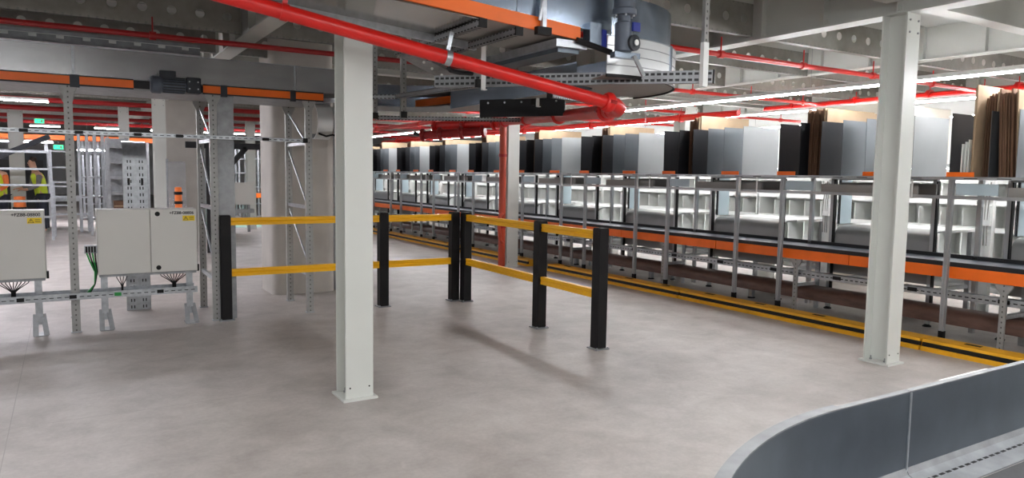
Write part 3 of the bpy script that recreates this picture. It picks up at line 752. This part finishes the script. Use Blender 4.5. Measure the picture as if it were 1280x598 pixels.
for (a, b_) in ((xa, 1.5), (1.505, 2.55), (2.555, 3.35)): slope(MB(), a, b_, yn, yn + .004, .09, .37).build('side_guard', 'galv_blue', oc)
slope(MB(), xa, 3.3, yf - .004, yf, .02, .3).build('rear_guard', 'galv_blue', oc)
slope(MB(), xa, 2.6, yf - .02, yf + .02, -.06, -.012).build('slotted_edge_rail', 'slot_x', oc)
slope(MB(), xa, 3.1, yn + .01, yf - .01, .1, .115).build('belt', 'belt_dark', oc)
for x in (2.28, 2.55):
    B(x - .022, yn - .03, zc(x) - .06, x + .022, 5.5, zc(x) - .016).build('cross_strut', 'slot_y2', oc, org=(x, 5, zc(x) - .038))
    B(x - .027, yn - .045, zc(x) - .066, x + .027, yn - .03, zc(x) - .01).build('strut_cap', 'black', oc)
B(2.86, yn - .02, zc(2.9) - .07, 3.12, 5.4, zc(2.9) - .02).build('roller_bed', 'galv', oc)
B(2.9, yn + .02, zc(2.9) - .1, 3.08, 5.3, zc(2.9) - .07).build('roller_bed_plate', 'galv_worn', oc)
MB().tube((3.02, yn - .03, 2.53), (3.3, yn - .06, 2.47), .02, 10).build('drive_shaft', 'black', oc)
B(3.12, yn - .05, 2.5, 3.22, yn + .03, 2.66).build('bearing_plate', 'galv_blue', oc)
B(3.225, yn - .055, 2.49, 3.262, yn + .02, 2.62).build('blue_coupling', 'blue', oc)
CC = (3.58, 5.1); RO = .95
a0, a1 = -math.pi / 2 - .25, math.radians(8)
MB().arc(CC, RO - .012, RO, 2.34, 2.61, a0, a1, 28).build('curve_band', 'band', oc, smooth=True)
for z in (2.4, 2.47, 2.54, 2.605): MB().arc(CC, RO - .012, RO + .004, z, z + .006, a0, a1, 28).build('band_ridge', 'galv_dull', oc, smooth=True)
MB().arc(CC, RO - .05, RO - .045, 2.612, 2.9, a0, a1, 28).build('curve_guard', 'galv_blue', oc, smooth=True)
MB().arc(CC, .28, RO - .012, 2.33, 2.336, -math.pi / 2 - .25, math.radians(8), 24).build('curve_underside', 'tray_grey', oc)
MB().arc(CC, RO - .015, RO, 2.318, 2.34, a0, a1, 28).build('curve_rim', 'black', oc, smooth=True)
for i, a in enumerate((-60, -20)):
    a = math.radians(a); c = Vector((CC[0] + RO * math.cos(a), CC[1] + RO * math.sin(a), 0)); tgt = Vector((-math.sin(a), math.cos(a), 0)) * .02
    MB().bar(c + Vector((0, 0, 2.4)), c + Vector((0, 0, 2.62)), .05, .012, (math.cos(a), math.sin(a), 0)).build('guard_clip', 'galv_blue', oc)
# return leg and second curve towards the gantry
B(3.86, 5.24, 2.36, 4.52, 7.7, 2.366).build('return_underside', 'tray_grey', oc)
B(4.518, 5.24, 2.36, 4.522, 7.7, 2.72).build('return_guard', 'galv_blue', oc)
B(3.858, 5.24, 2.36, 3.862, 7.7, 2.6).build('return_guard', 'galv_blue', oc)
MB().arc((3.3, 7.8), 1.21, 1.215, 2.42, 2.74, 0, math.radians(100), 24).build('curve_guard', 'galv_blue', oc, smooth=True)
MB().arc((3.3, 7.8), .56, 1.21, 2.4, 2.41, 0, math.radians(95), 24).build('curve_underside', 'galv_dull', oc)
ob = B(2.72, yn - .06, 2.55, 2.75, yn - .03, 3.05).build('edge_hanger', 'galv', oc)
B(2.68, yn - .065, 2.53, 2.79, yn - .02, 2.58).build('hanger_cap', 'black', oc)
MB().bar((2.70, yn - .05, 2.62), (2.74, yn - .05, 2.8), .02, .012, (0, 1, 0)).build('edge_hanger', 'galv', oc)
# gear motor
gm = thing('hanging_gear_motor', 'blue grey gear motor hanging at the curved end of the overhead conveyor', 'motor', (3.32, 3.98, 2.45))
MB().lathe((3.335, 3.99, 2.46), (0, 0, 1), [(0, .05), (.01, .062), (.2, .062), (.21, .045), (.25, .045), (.252, .085), (.29, .085), (.30, .075), (.48, .075)], 20).build('motor_body', 'motor', gm, smooth=True)
MB().lathe((3.37, 3.93, 2.52), (.15, -1, 0), [(0, .055), (.02, .055), (.025, .03), (.03, .03)], 16).build('gear_hub', 'motor_dark', gm, smooth=True)
MB().lathe((3.3745, 3.899, 2.52), (.15, -1, 0), [(0, .02), (.006, .02)], 14).build('shaft_end', 'white', gm)
B(3.36, 3.915, 2.6, 3.42, 3.935, 2.66).build('rating_plate', 'blue', gm)
for i in range(6):
    a = i * math.pi / 3; MB().lathe((3.335 + .07 * math.cos(a), 3.99 + .07 * math.sin(a), 2.7), (0, 0, 1), [(0, .008), (.012, .008)], 6).build('flange_bolt', 'galv', gm)
MB().bar((3.25, 4.0, 2.44), (3.46, 3.98, 2.44), .06, .04).build('mount_plate', 'galv_blue', gm)
MB().bar((3.40, 3.95, 2.44), (3.45, 3.9, 2.3), .03, .012, (0, 1, 0)).build('torque_arm', 'galv', gm)

# slotted support rails under the overhead conveyor
def U(u, v, d):
    c = Vector(((u - 640) / 907.0, (v - 299) / 907.0, 1.0)) * d; return EYE + R3 @ c
def rail(p, q, label, w_=.045, h=.05, m='slot_y2', nm='support_rail'):
    p = Vector(p); q = Vector(q); L_ = (q - p).length
    t = thing(nm, label, 'rail', p, 'slotted support rails')
    o = B(-w_ / 2, 0, -h / 2, w_ / 2, L_, h / 2).build('rail_body', m, t, org=(0, 0, 0)); o.location = (0, 0, 0)
    c1 = B(-w_ / 2 - .003, -.012, -h / 2 - .003, w_ / 2 + .003, 0, h / 2 + .003).build('end_cap', 'black', t, org=(0, 0, 0)); c1.location = (0, 0, 0)
    d = q - p; t.rotation_euler = (math.asin(d.z / L_), 0, math.atan2(-d.x, d.y)); return t
rail((3.99, 3.77, 2.325), (2.62, 5.5, 2.355), 'double slotted rail passing under the curved conveyor end', .05, .09)
rail((3.35, 4.9, 2.25), (4.2, 5.4, 2.29), 'slotted rail behind the red pipe elbow', .045, .05)
rail((2.93, 5.35, 2.34), (3.05, 7.35, 2.42), 'slotted rail angling back from the conveyor towards the gantry', .045, .045)
rail((3.06, 7.42, 2.42), (2.55, 7.86, 2.42), 'short slotted rail joining the gantry end to the angled rail', .045, .045)
rail((3.4, 8.9, 2.3), (5.6, 8.5, 2.36), 'far slotted rail above the black panel', .045, .05)
hg = thing('hanger_strut', 'perforated vertical hanger strut holding the double slotted rail', 'strut', (3.91, 3.78, 2.25))
B(3.885, 3.765, 2.25, 3.935, 3.8, 2.56).build('strut_foot', 'white', hg)
B(3.89, 3.77, 2.5, 3.93, 3.8, 3.1).build('strut_body', 'perf_up', hg, org=(3.91, 3.78, 2.5))
for i, (u, v0, v1, d) in enumerate(((604, 70, 113, 5.4), (672, 108, 134, 7.15))):
    a = U(u, v1, d); b_ = U(u, v0, d)
    t = thing('rail_bracket', ['pale bracket tab hanging behind the middle of the red pipe', 'pale hook bracket hanging below the red pipe'][i], 'bracket', a, 'rail brackets')
    B(a.x - .018, a.y - .004, a.z, a.x + .018, a.y + .004, 2.62 if i == 0 else 2.361).build('tab', 'white', t); B(a.x - .018, a.y - .03, a.z, a.x + .018, a.y, a.z + .006).build('hook', 'white', t)
    B(a.x - .05, a.y + .004, a.z + .02, a.x - .018, a.y + .04, a.z + .08).build('clamp_block', 'black', t)
for i, u in enumerate((508, 497)):
    a = U(504 if i == 0 else 468, 120, 7.9 if i == 0 else 8.1)
    t = thing('gantry_hanger', ['perforated hanger post left of the angled rail', 'perforated hanger post half hidden by the foreground column'][i], 'post', (a.x, a.y, 2.2), 'perforated hanger posts')
    B(a.x - .03, a.y - .02, 2.2, a.x + .03, a.y + .02, 3.456).build('post_body', 'perf_up', t, org=(a.x, a.y, 2.2)); B(a.x - .035, a.y - .03, 2.2, a.x + .035, a.y - .02, 2.27).build('post_clamp', 'black', t)
a = U(600, 150, 7.5); b_ = U(706, 150, 7.1)
t = thing('black_screen', 'black hanging sheet above the red cross pipe', 'screen', a)
MB().bar((a.x, a.y, 2.275), (b_.x, b_.y, 2.275), .02, .18).build('screen_sheet', 'rubber', t)
for q in (.1, .3, .5, .7, .9):
    c = Vector((a.x, a.y, 2.33)).lerp(Vector((b_.x, b_.y, 2.33)), q); MB().lathe(c + Vector((-.008, -.01, 0)), (-.5, -.85, 0), [(0, .01), (.006, .01)], 8).build('rivet', 'galv', t)
# dark tray with wires right of the gantry end
t = thing('drop_tray', 'dark grey sloping tray between the red pipe and the angled rail', 'tray', U(545, 85, 6.6))
MB().bar(U(512, 68, 6.2), U(570, 100, 6.8), .22, .03).build('tray_bed', 'galv_dull', t)
for (u, v) in ((530, 78), (540, 86), (552, 94)): MB().lathe(U(u, v, 6.3), (-.4, -.85, 0), [(0, .012), (.012, .012)], 8).build('tray_bolt', 'white', t)
t = thing('black_hose', 'short black hose hanging under the red pipe', 'hose', U(575, 88, 5.6)); MB().path([U(560, 84, 5.5), U(563, 88, 5.5), U(575, 91, 5.6), U(590, 92, 5.7)], .018, 8).build('hose_body', 'rubber', t, smooth=True)
t = thing('orange_conveyor_edge', 'orange edged conveyor stub behind the black panel', 'conveyor', U(560, 135, 9)); MB().bar(U(520, 130, 9.4), U(640, 115, 8.2), .02, .09).build('orange_edge', 'orange', t); MB().bar(U(520, 121, 9.5), U(640, 105, 8.4), .3, .02).build('stub_pan', 'galv_dull', t)

# ---------------------------------------------------------------- red sprinkler pipes
def flange(t, p, d, r, m='red'):
    p = Vector(p); d = Vector(d).normalized(); f = MB().lathe(p - d * .035, d, [(0, r * 1.35), (.02, r * 1.65), (.05, r * 1.65), (.07, r * 1.35)], 16).build('coupling', m, t, smooth=True)
    s = d.cross(Vector((0, 0, 1))).normalized()
    for k in (-1, 1): MB().lathe(p + s * k * r * 1.6 - d * .02, d, [(0, .014), (.045, .014)], 6).build('coupling_bolt', 'red_dark', f)
pA = Vector((.3, 4.56, 2.69)); pB = Vector((3.40, 4.22, 2.137))
t = thing('main_red_pipe', 'thick bright red sprinkler pipe sloping down across the ceiling to an elbow', 'pipe', pB)
MB().tube(pA, pB, .046, 20).build('pipe_run', 'red', t, smooth=True)
flange(t, pB, pB - pA, .046)
elb = [pB, pB + Vector((.07, -.0, -.012)), pB + Vector((.13, .03, -.03)), pB + Vector((.17, .1, -.04)), pB + Vector((.19, .2, -.035))]
MB().path(elb, .052, 16).build('elbow', 'red', t, smooth=True)
for (f, nm) in ((.27, 'a'), (.6, 'b')):
    c = pA.lerp(pB, f); MB().lathe(c - (pB - pA).normalized() * .02, pB - pA, [(0, .052), (.04, .052)], 16).build('pipe_clamp', 'red' if nm == 'a' else 'galv', t, smooth=True)
    MB().bar(c + Vector((0, 0, .04)), (c.x + .03, c.y, c.z + .17), .028, .006, (0, 1, 0)).build('clamp_strap', 'red' if nm == 'a' else 'galv', t)
pC = elb[-1]; pT = Vector((6.30, 10.59, 2.48)); pL = Vector((5.6, 12.0, 2.38))
t = thing('cross_red_pipe', 'red sprinkler pipe running back from the elbow to the riser on the far column', 'pipe', pT)
MB().tube(pC, pT, .056, 16).build('pipe_run', 'red', t, smooth=True)
for f in (0.02, .3, .62, .97): flange(t, pC.lerp(pT, f), pT - pC, .05)
t = thing('riser_pipe', 'vertical orange-red riser pipe in front of the far grey column', 'pipe', (6.30, 10.59, 0))
MB().tube((6.30, 10.59, 0.02), (6.30, 10.59, 2.46), .06, 16).build('riser_run', 'riser', t, smooth=True)
MB().tube((6.30, 10.59, 2.42), (6.30, 10.59, 2.54), .085, 16).build('tee_collar', 'red', t, smooth=True)
for z in (.7, 1.9): MB().tube((6.30, 10.59, z), (6.30, 10.59, z + .05), .072, 16).build('riser_coupling', 'red_dark', t, smooth=True)
MB().path([(6.28, 10.54, .95), (6.20, 10.5, .9), (6.19, 10.5, .7), (6.22, 10.51, .5), (6.28, 10.54, .45)], .03, 10).build('drain_loop', 'riser', t, smooth=True)
t = thing('valve_pipe', 'dark red stub pipe with valve wheel left of the riser', 'pipe', pL)
e1 = U(545, 158, 12.9); MB().tube((6.30, 10.62, 2.48), e1, .085, 16).build('stub_run', 'red', t, smooth=True)
w1 = U(604, 164, 12.4); e2 = U(528, 169, 12.7); MB().tube(w1, e2, .07, 16).build('lower_run', 'red_dark', t, smooth=True)
for f in (.0, .35, .7, .99): flange(t, w1.lerp(e2, f), e2 - w1, .07, 'red_dark')
for f in (.1, .55, .99): flange(t, Vector((6.30, 10.62, 2.48)).lerp(e1, f), e1 - Vector((6.3, 10.62, 2.48)), .085)
MB().tube(e2, U(518, 167, 12.8), .035, 10).build('valve_stem', 'rubber', t)
def branch(p, q, r, label, m='red_dark', n=6):
    t = thing('sprinkler_pipe', label, 'pipe', p, 'red sprinkler branch pipes'); p = Vector(p); q = Vector(q)
    MB().tube(p, q, r, 10).build('pipe_run', m, t, smooth=True)
    d = (q - p).normalized()
    for i in range(n):
        c = p.lerp(q, (i + .5) / n); MB().tube(c - d * .03, c + d * .03, r * 1.5, 10).build('hanger_ring', m, t)
        MB().tube(c, (c.x, c.y, c.z + .18), .008, 5).build('hanger_rod', m, t)
branch((-6, 8.0, 2.9), (5.6, 8.0, 2.9), .028, 'dark red pipe running above the gantry conveyor guard')
branch((3.9, 5.5, 2.9), (12, 5.5, 2.9), .028, 'red branch pipe crossing behind the hanger strut to the right', 'red')
branch((6.2, 8.1, 2.9), (14, 8.1, 2.9), .028, 'red branch pipe above the third and fourth packing bays', 'red')
branch((6.2, 10.6, 2.88), (14, 10.6, 2.88), .028, 'red branch pipe above the fourth packing bay', 'red')
branch((6.6, 13.6, 2.9), (14, 13.6, 2.9), .03, 'red branch pipe above the sixth packing bay', 'red')
branch((-12, 16.75, 2.9), (12, 16.75, 2.9), .05, 'dark red ceiling pipe, nearest of the four behind the gantry')
branch((-12, 19.2, 2.9), (12, 19.2, 2.9), .055, 'dark red ceiling pipe, second of the four behind the gantry')
branch((-12, 22.0, 2.9), (12, 22.0, 2.9), .05, 'dark red ceiling pipe, third of the four behind the gantry')
branch((-12, 24.7, 2.9), (12, 24.7, 2.9), .05, 'dark red ceiling pipe, farthest of the four behind the gantry')
branch((11.4, 2, 2.9), (11.4, 9.4, 2.9), .07, 'thick red pipe running above the white cubbies at right', 'red')
branch((10.2, 9, 2.75), (10.2, 26, 2.75), .06, 'thick red pipe running back behind the far shelves', 'red')
branch((6.9, 14, 2.72), (6.9, 30, 2.72), .045, 'red pipe running back over the far packing bays', 'red')
# ceiling cable tray with pale tabs above the gantry
t = thing('ceiling_cable_tray', 'grey ceiling cable tray with pale tabs above the gantry guard', 'cable tray', (-2, 9.1, 2.9))
B(-5, 9.05, 2.9, 1.35, 9.07, 3.02).build('tray_side', 'galv_dull', t); B(-5, 9.07, 2.9, 1.35, 9.4, 2.91).build('tray_bed', 'galv_dull', t); B(-5, 9.4, 2.9, 1.35, 9.42, 3.02).build('tray_side', 'galv_dull', t)
for i in range(20): B(-3.4 + .24 * i, 9.035, 2.945, -3.33 + .24 * i, 9.05, 2.975).build('pale_tab', 'white', t)
B(-5, 9.04, 2.978, 1.35, 9.05, 2.984).build('edge_trim', 'white', t)

# ---------------------------------------------------------------- foreground curved conveyor (lower right)
fc = thing('curved_foreground_conveyor', 'galvanised conveyor guard curving through the lower right corner', 'conveyor', (2.5, .9, 0))
yo = 1.325
for (a, b_) in ((2.02, 2.392), (2.396, 5.2)):
    B(a, yo, .6, b_, yo + .003, .893).build('side_guard', 'galv_worn', fc)
    B(a, yo, .893, b_, yo + .022, .897).build('guard_lip', 'galv_dull', fc)
    MB().sweep([(yo, .63), (yo, .596), (yo - .125, .592), (yo - .125, .598), (yo - .03, .602), (yo - .01, .61)], 'x', a, b_).build('bottom_flange', 'galv_dull', fc, smooth=True)
for i in range(60): B(2.05 + .042 * i, yo - .056, .5995, 2.076 + .042 * i, yo - .046, .6022).build('edge_slot', 'black', fc)
B(2.02, .35, .578, 5.2, yo - .125, .59).build('belt', 'belt_dark', fc)
B(2.39, yo - .004, .6, 2.398, yo, .893).build('guard_joint', 'galv', fc)
Cc = (2.02, -.075); Rr = yo - Cc[1]
MB().arc(Cc, Rr, Rr + .004, .6, .893, math.pi / 2, math.pi * .93, 30).build('curve_guard', 'galv_worn', fc, smooth=True)
MB().arc(Cc, Rr - .0, Rr + .036, .893, .898, math.pi / 2 - .0, math.pi * .93, 30).build('curve_lip', 'galv_dull', fc)
MB().arc(Cc, .45, Rr, .585, .6, math.pi / 2, math.pi * .93, 30).build('curve_belt', 'belt_dark', fc)
for x in (2.4, 4.2):
    for y_ in (.45, 1.2): B(x, y_, 0, x + .06, y_ + .04, .59).build('leg', 'galv', fc)
tag(B(2.62, yo + .0225, .86, 2.95, yo + .03, .8965).build('guard_splice_tab', 'white'), 'pale splice tab on the far side of the foreground guard', 'bracket')

# ---------------------------------------------------------------- far left background
def railing(x0, x1, y, zs, z1, label):
    t = thing('safety_railing', label, 'railing', ((x0 + x1) / 2, y, 0), 'safety railings')
    n = max(2, int((x1 - x0) / 1.2) + 1)
    for i in range(n):
        x = x0 + (x1 - x0) * i / (n - 1); B(x - .025, y - .025, 0, x + .025, y + .025, z1).build('railing_post', 'galv', t)
    for z in zs: B(x0, y - .02, z, x1, y + .02, z + .045).build('railing_bar', 'galv', t)
railing(-4.2, -.28, 19.0, (.5, .85, 1.2, 1.55, 1.92), 2.0, 'pale grey safety railing in front of the workers at left')
railing(-.25, .5, 20, (.5, .9, 1.25), 1.3, 'low grey safety railing left of the far storage racks')
def far_rack(x0, x1, y, d, z1, shelves, label, m='galv', n=5):
    t = thing('storage_rack', label, 'rack', ((x0 + x1) / 2, y, 0), 'far storage racks')
    for i in range(n):
        x = x0 + (x1 - x0) * i / (n - 1)
        for yy in (y, y + d): B(x - .03, yy - .03, 0, x + .03, yy + .03, z1).build('rack_post', m, t)
    for z in shelves: B(x0, y, z, x1, y + d, z + .05).build('rack_shelf', 'galv_dull', t)
    return t
far_rack(.3, .82, 21.2, .6, 2.5, (.3, .85, 1.35, 1.95), 'grey storage rack right of the perforated gantry leg', n=4)
nr = far_rack(.70, 1.02, 16, .5, 2.2, (.4, .75, 1.1, 1.4, 1.7, 2.0), 'narrow grey shelf unit left of the hanging perforated tray', 'galv_dull', 2)
B(.70, 16.5, .02, 1.02, 16.52, 2.2).build('back_panel', 'galv_dull', nr)
B_ = thing('brown_box', 'small brown box on the narrow grey shelf unit', 'box', (.88, 16.2, .8)); B(.78, 16.05, .8, .98, 16.35, .98).build('box_body', 'card_brown', B_); B(.78, 16.045, .87, .98, 16.05, .89).build('box_tape', 'card', B_)
far_rack(.5, 1.6, 28, .6, 2.6, (.4, 1.0, 1.6, 2.2), 'distant grey rack behind the narrow shelf unit', n=6)
far_rack(2.6, 4.0, 24, .6, 2.6, (.4, 1.0, 1.7, 2.3), 'distant rack left of the rounded concrete pillar', n=5)
far_rack(4.9, 6.2, 27, .6, 2.5, (.4, 1.0, 1.5, 2.0), 'distant rack seen between the pillar and the thin pale column', n=5)
far_rack(-3.6, .1, 27, .6, 2.4, (.4, 1.0, 1.6, 2.1), 'distant dark rack behind the workers', 'motor_dark', 7)
def far_conveyor(x0, x1, y, z, label, m='orange'):
    t = thing('far_conveyor', label, 'conveyor', ((x0 + x1) / 2, y, 0), 'far conveyors')
    B(x0, y, z, x1, y + .02, z + .13).build('side_panel', m, t); B(x0, y + .02, z + .02, x1, y + .8, z + .1).build('belt', 'belt_dark', t); B(x0, y + .8, z, x1, y + .82, z + .13).build('side_panel', m, t)
    n = max(2, int((x1 - x0) / 2.5))
    for i in range(n):
        x = x0 + (x1 - x0) * (i + .5) / n
        for yy in (y + .05, y + .72): B(x - .04, yy, 0, x + .04, yy + .05, z + .02).build('leg', 'galv_dull', t)
    return t
far_conveyor(-10, 3.6, 25.8, 2.45, 'far overhead conveyor with thin orange side behind the gantry')
far_conveyor(-.55, .35, 22.6, .72, 'low grey conveyor behind the left railing', 'galv')
far_conveyor(4.6, 6.4, 24.8, .72, 'far low conveyor with orange side beside the rounded pillar')
for (x, y, z0, z1, lab) in ((-.9, 19.6, .25, .95, 'orange barrier post in front of the pale column at left'), (1.62, 13.5, .35, 1.3, 'orange post beside the gantry leg at the cabinet corner'), (-1.45, 18.2, .2, .9, 'orange cone shaped post at the far left picture edge')):
    t = thing('orange_post', lab, 'post', (x, y, 0), 'orange posts')
    k_ = 2.0 if x < -.5 and x > -1 else 1.0
    MB().lathe((x, y, 0), (0, 0, 1), [(0, .16 * k_), (.04, .16 * k_), (.05, .07 * k_), (z1, .055 * k_), (z1 + .01, .03)], 12).build('post_body', 'hivis_orange', t, smooth=True)
    for k in range(3): MB().lathe((x, y, z1 - .12 - .16 * k), (0, 0, 1), [(0, .07 * k_), (.05, .07 * k_)], 12).build('black_ring', 'black', t)
t = thing('dark_machine', 'dark machine block behind the left railing', 'machine', (-1.0, 23, 0))
B(-2.6, 23, 0, -.42, 24, 2.0).build('machine_body', 'motor_dark', t); B(-2.5, 22.98, .3, -1.55, 23, 1.8).build('machine_door', 'rubber', t); B(-1.45, 22.98, .3, -.5, 23, 1.8).build('machine_door', 'rubber', t)
MB().bar((-1.5, 20.6, 1.75), (-.3, 20.6, 2.35), .1, .12).build('slanted_duct', 'motor_dark', t)
t = thing('far_cabinet', 'pale far cabinet on legs left of the thin pale column', 'cabinet', (3.8, 19.8, 0))
B(3.1, 19.8, .72, 4.2, 20.2, 1.3).build('housing', 'cabinet', t)
for (a, b_) in ((3.11, 3.64), (3.66, 4.19)): B(a, 19.78, .73, b_, 19.8, 1.29).build('door', 'cabinet', t)
for x in (3.2, 4.05): B(x, 19.9, 0, x + .06, 19.96, .72).build('leg', 'galv_dull', t)
B(3.1, 19.82, .5, 4.2, 20.1, .6).build('cable_shelf', 'galv_dull', t)
t = thing('black_brace_frame', 'black braced steel frame behind the gantry leg', 'frame', (2.7, 15, 0))
B(1.95, 15, 2.02, 4.6, 15.08, 2.14).build('frame_beam', 'rubber', t); MB().bar((2.4, 15.04, 1.3), (3.05, 15.04, 2.05), .08, .09).build('frame_brace', 'rubber', t); B(2.3, 15, 0, 2.38, 15.08, 2.02).build('frame_post', 'rubber', t); B(4.5, 15, 0, 4.58, 15.08, 2.02).build('frame_post', 'rubber', t)
struct(B(2.6, 21.5, .001, 7.0, 26, .004).build('floor_marking', 'green_floor'))
# blue grey sheet and dark stack right of the concrete pillar behind the cabinet
t = thing('leaning_sheet', 'pale blue leaning metal sheet beside the orange post', 'sheet', (1.95, 14.6, 0))
MB().bar((1.75, 14.6, .0), (1.75, 14.75, 1.75), .3, .02, (0, 1, 0)).build('sheet_panel', 'galv_smooth', t); B(1.58, 14.8, 0, 1.62, 14.84, 1.8).build('sheet_stand', 'galv', t)
# exit signs
def exit_sign(x, y, z, w_, label):
    t = thing('exit_sign', label, 'exit sign', (x, y, z), 'green exit signs')
    B(x - w_ / 2 - .015, y, z - .015, x + w_ / 2 + .015, y + .05, z + w_ * .5 + .015).build('sign_case', 'white', t)
    p = B(x - w_ / 2, y - .004, z, x + w_ / 2, y, z + w_ * .5).build('sign_face', 'exit_green', t)
    h = w_ * .5
    MB().sweep([(x - .3 * w_, z + .4 * h), (x - .1 * w_, z + .4 * h), (x - .1 * w_, z + .25 * h), (x + .05 * w_, z + .5 * h), (x - .1 * w_, z + .75 * h), (x - .1 * w_, z + .6 * h), (x - .3 * w_, z + .6 * h)], 'y', y - .008, y - .004).build('arrow_mark', 'white', p)
    B(x + .15 * w_, y - .008, z + .15 * h, x + .38 * w_, y - .004, z + .85 * h).build('doorway_mark', 'white', p)
    MB().tube((x, y + .025, z + h), (x, y + .025, 3.456), .006, 5).build('hanger_rod', 'galv', t)
exit_sign(-.55, 23.0, 2.78, .2, 'green exit sign under the ceiling at far left')
exit_sign(-.2, 32, 2.3, .3, 'green exit sign lower down left of the gantry leg')
exit_sign(9.75, 10.9, 2.3, .35, 'green exit sign behind the packing shelf dividers')

# ---------------------------------------------------------------- workers
def skin_mesh(name, verts, edges, m, parent, root=0, sub=1):
    me = bpy.data.meshes.new(name); me.from_pydata([v[:3] for v in verts], edges, []); me.materials.append(MATS[m])
    o = bpy.data.objects.new(name, me); COL.objects.link(o); o.parent = parent
    md = o.modifiers.new('Skin', 'SKIN'); md.use_smooth_shade = True
    for i, v in enumerate(verts): me.skin_vertices[0].data[i].radius = (v[3], v[4] if len(v) > 4 else v[3]); me.skin_vertices[0].data[i].use_root = (i == root)
    s = o.modifiers.new('Sub', 'SUBSURF'); s.levels = sub; s.render_levels = sub
    return o
def person(x, y, rz, label, vest, top, bend):
    t = thing('person', label, 'person', (x, y, 0), 'workers in high visibility vests'); t.rotation_euler = (0, 0, rz); f = bend
    # local frame: faces -Y
    V = [(0, 0, .98, .14, .1), (0, -.02, 1.2, .14, .1), (0, -.05 - f * .3, 1.42, .17, .11), (0, -.07 - f * .4, 1.54, .06), (0, -.1 - f * .5, 1.62, .075, .085), (0, -.11 - f * .5, 1.73, .08, .095), (0, -.11 - f * .5, 1.81, .05, .06),
         (.19, -.06 - f * .3, 1.45, .06), (.24, -.1 - f * .3, 1.18, .045), (.2, -.34 - f * .3, 1.08, .035), (.19, -.42 - f * .3, 1.08, .03, .02),
         (-.19, -.06 - f * .3, 1.45, .06), (-.25, -.08 - f * .3, 1.18, .045), (-.2, -.32 - f * .3, 1.1, .035), (-.19, -.40 - f * .3, 1.1, .03, .02),
         (.1, 0, .9, .095), (.11, -.02, .5, .065), (.11, .02, .1, .045), (.12, -.12, .04, .045, .035),
         (-.1, 0, .9, .095), (-.11, -.02, .5, .065), (-.11, .02, .1, .045), (-.12, -.12, .04, .045, .035)]
    E_ = [(0, 1), (1, 2), (2, 3), (3, 4), (4, 5), (5, 6), (2, 7), (7, 8), (8, 9), (9, 10), (2, 11), (11, 12), (12, 13), (13, 14), (0, 15), (15, 16), (16, 17), (17, 18), (0, 19), (19, 20), (20, 21), (21, 22)]
    for (hx, b0) in ((.19, 10), (-.19, 14)):
        px, py, pz = V[b0][:3]
        for k, dx in enumerate((-.024, -.008, .008, .024)):
            i = len(V); ln = (.05, .062, .058, .045)[k]
            V.append((px + dx, py - .04, pz, .009)); V.append((px + dx, py - .04 - ln * .6, pz - .015, .008)); V.append((px + dx, py - .04 - ln, pz - .04, .007)); E_ += [(b0, i), (i, i + 1), (i + 1, i + 2)]
        i = len(V); s_ = -1 if hx > 0 else 1; V.append((px + s_ * .035, py - .01, pz - .01, .01)); V.append((px + s_ * .05, py - .045, pz - .02, .008)); E_ += [(b0, i), (i, i + 1)]
    i = len(V); V.append((0, -.215 - f * .5, 1.70, .014)); E_.append((5, i))
    skin_mesh('body', V, E_, 'skin', t)
    g = 1.14
    skin_mesh('trousers', [(0, .0, 1.04, .17, .14), (.1, 0, .88, .105), (.11, -.02, .5, .08), (.11, .02, .1, .065), (-.1, 0, .88, .105), (-.11, -.02, .5, .08), (-.11, .02, .1, .065)], [(0, 1), (1, 2), (2, 3), (0, 4), (4, 5), (5, 6)], 'cloth_dark', t)
    for q in ((7, 8, 9), (11, 12, 13)): skin_mesh('sleeve', [V[i][:3] + (V[i][3] * 1.25,) for i in q], [(0, 1), (1, 2)], top, t)
    skin_mesh('vest', [(0, .01, .84, .18, .16), (0, -.02, 1.2, .19, .15), (0, -.05 - f * .3, 1.42, .225, .165), (0, -.06 - f * .35, 1.5, .12, .09)], [(0, 1), (1, 2), (2, 3)], vest, t)
    for s_ in (-1, 1): MB().lathe((s_ * .03, -.195 - f * .5, 1.725), (0, -1, 0), [(0, .011), (.006, .006)], 8).build('eye', 'ink', t, org=(0, 0, 0)).location = (0, 0, 0)
    MB().path([(-.022, -.2 - f * .5, 1.655), (0, -.206 - f * .5, 1.652), (.022, -.2 - f * .5, 1.655)], .005, 5).build('mouth', 'red_dark', t, org=(0, 0, 0)).location = (0, 0, 0)
    for s_ in (-1, 1): MB().lathe((s_ * .088, -.1 - f * .5, 1.7), (s_, 0, 0), [(0, .028), (.012, .024)], 8).build('ear', 'skin', t, org=(0, 0, 0)).location = (0, 0, 0)
    skin_mesh('hair', [(0, -.07 - f * .5, 1.74, .1, .1), (0, -.09 - f * .5, 1.82, .085, .09), (0, -.09 - f * .5, 1.87, .05)], [(0, 1), (1, 2)], 'hair', t)
    return t
person(-.52, 21.0, math.radians(-70), 'worker in a yellow vest turned sideways behind the left railing', 'hivis', 'cloth_grey', .12)
person(-1.32, 20.4, math.radians(-25), 'worker with a yellow vest cut off by the left picture edge', 'hivis', 'hivis_orange', .1)
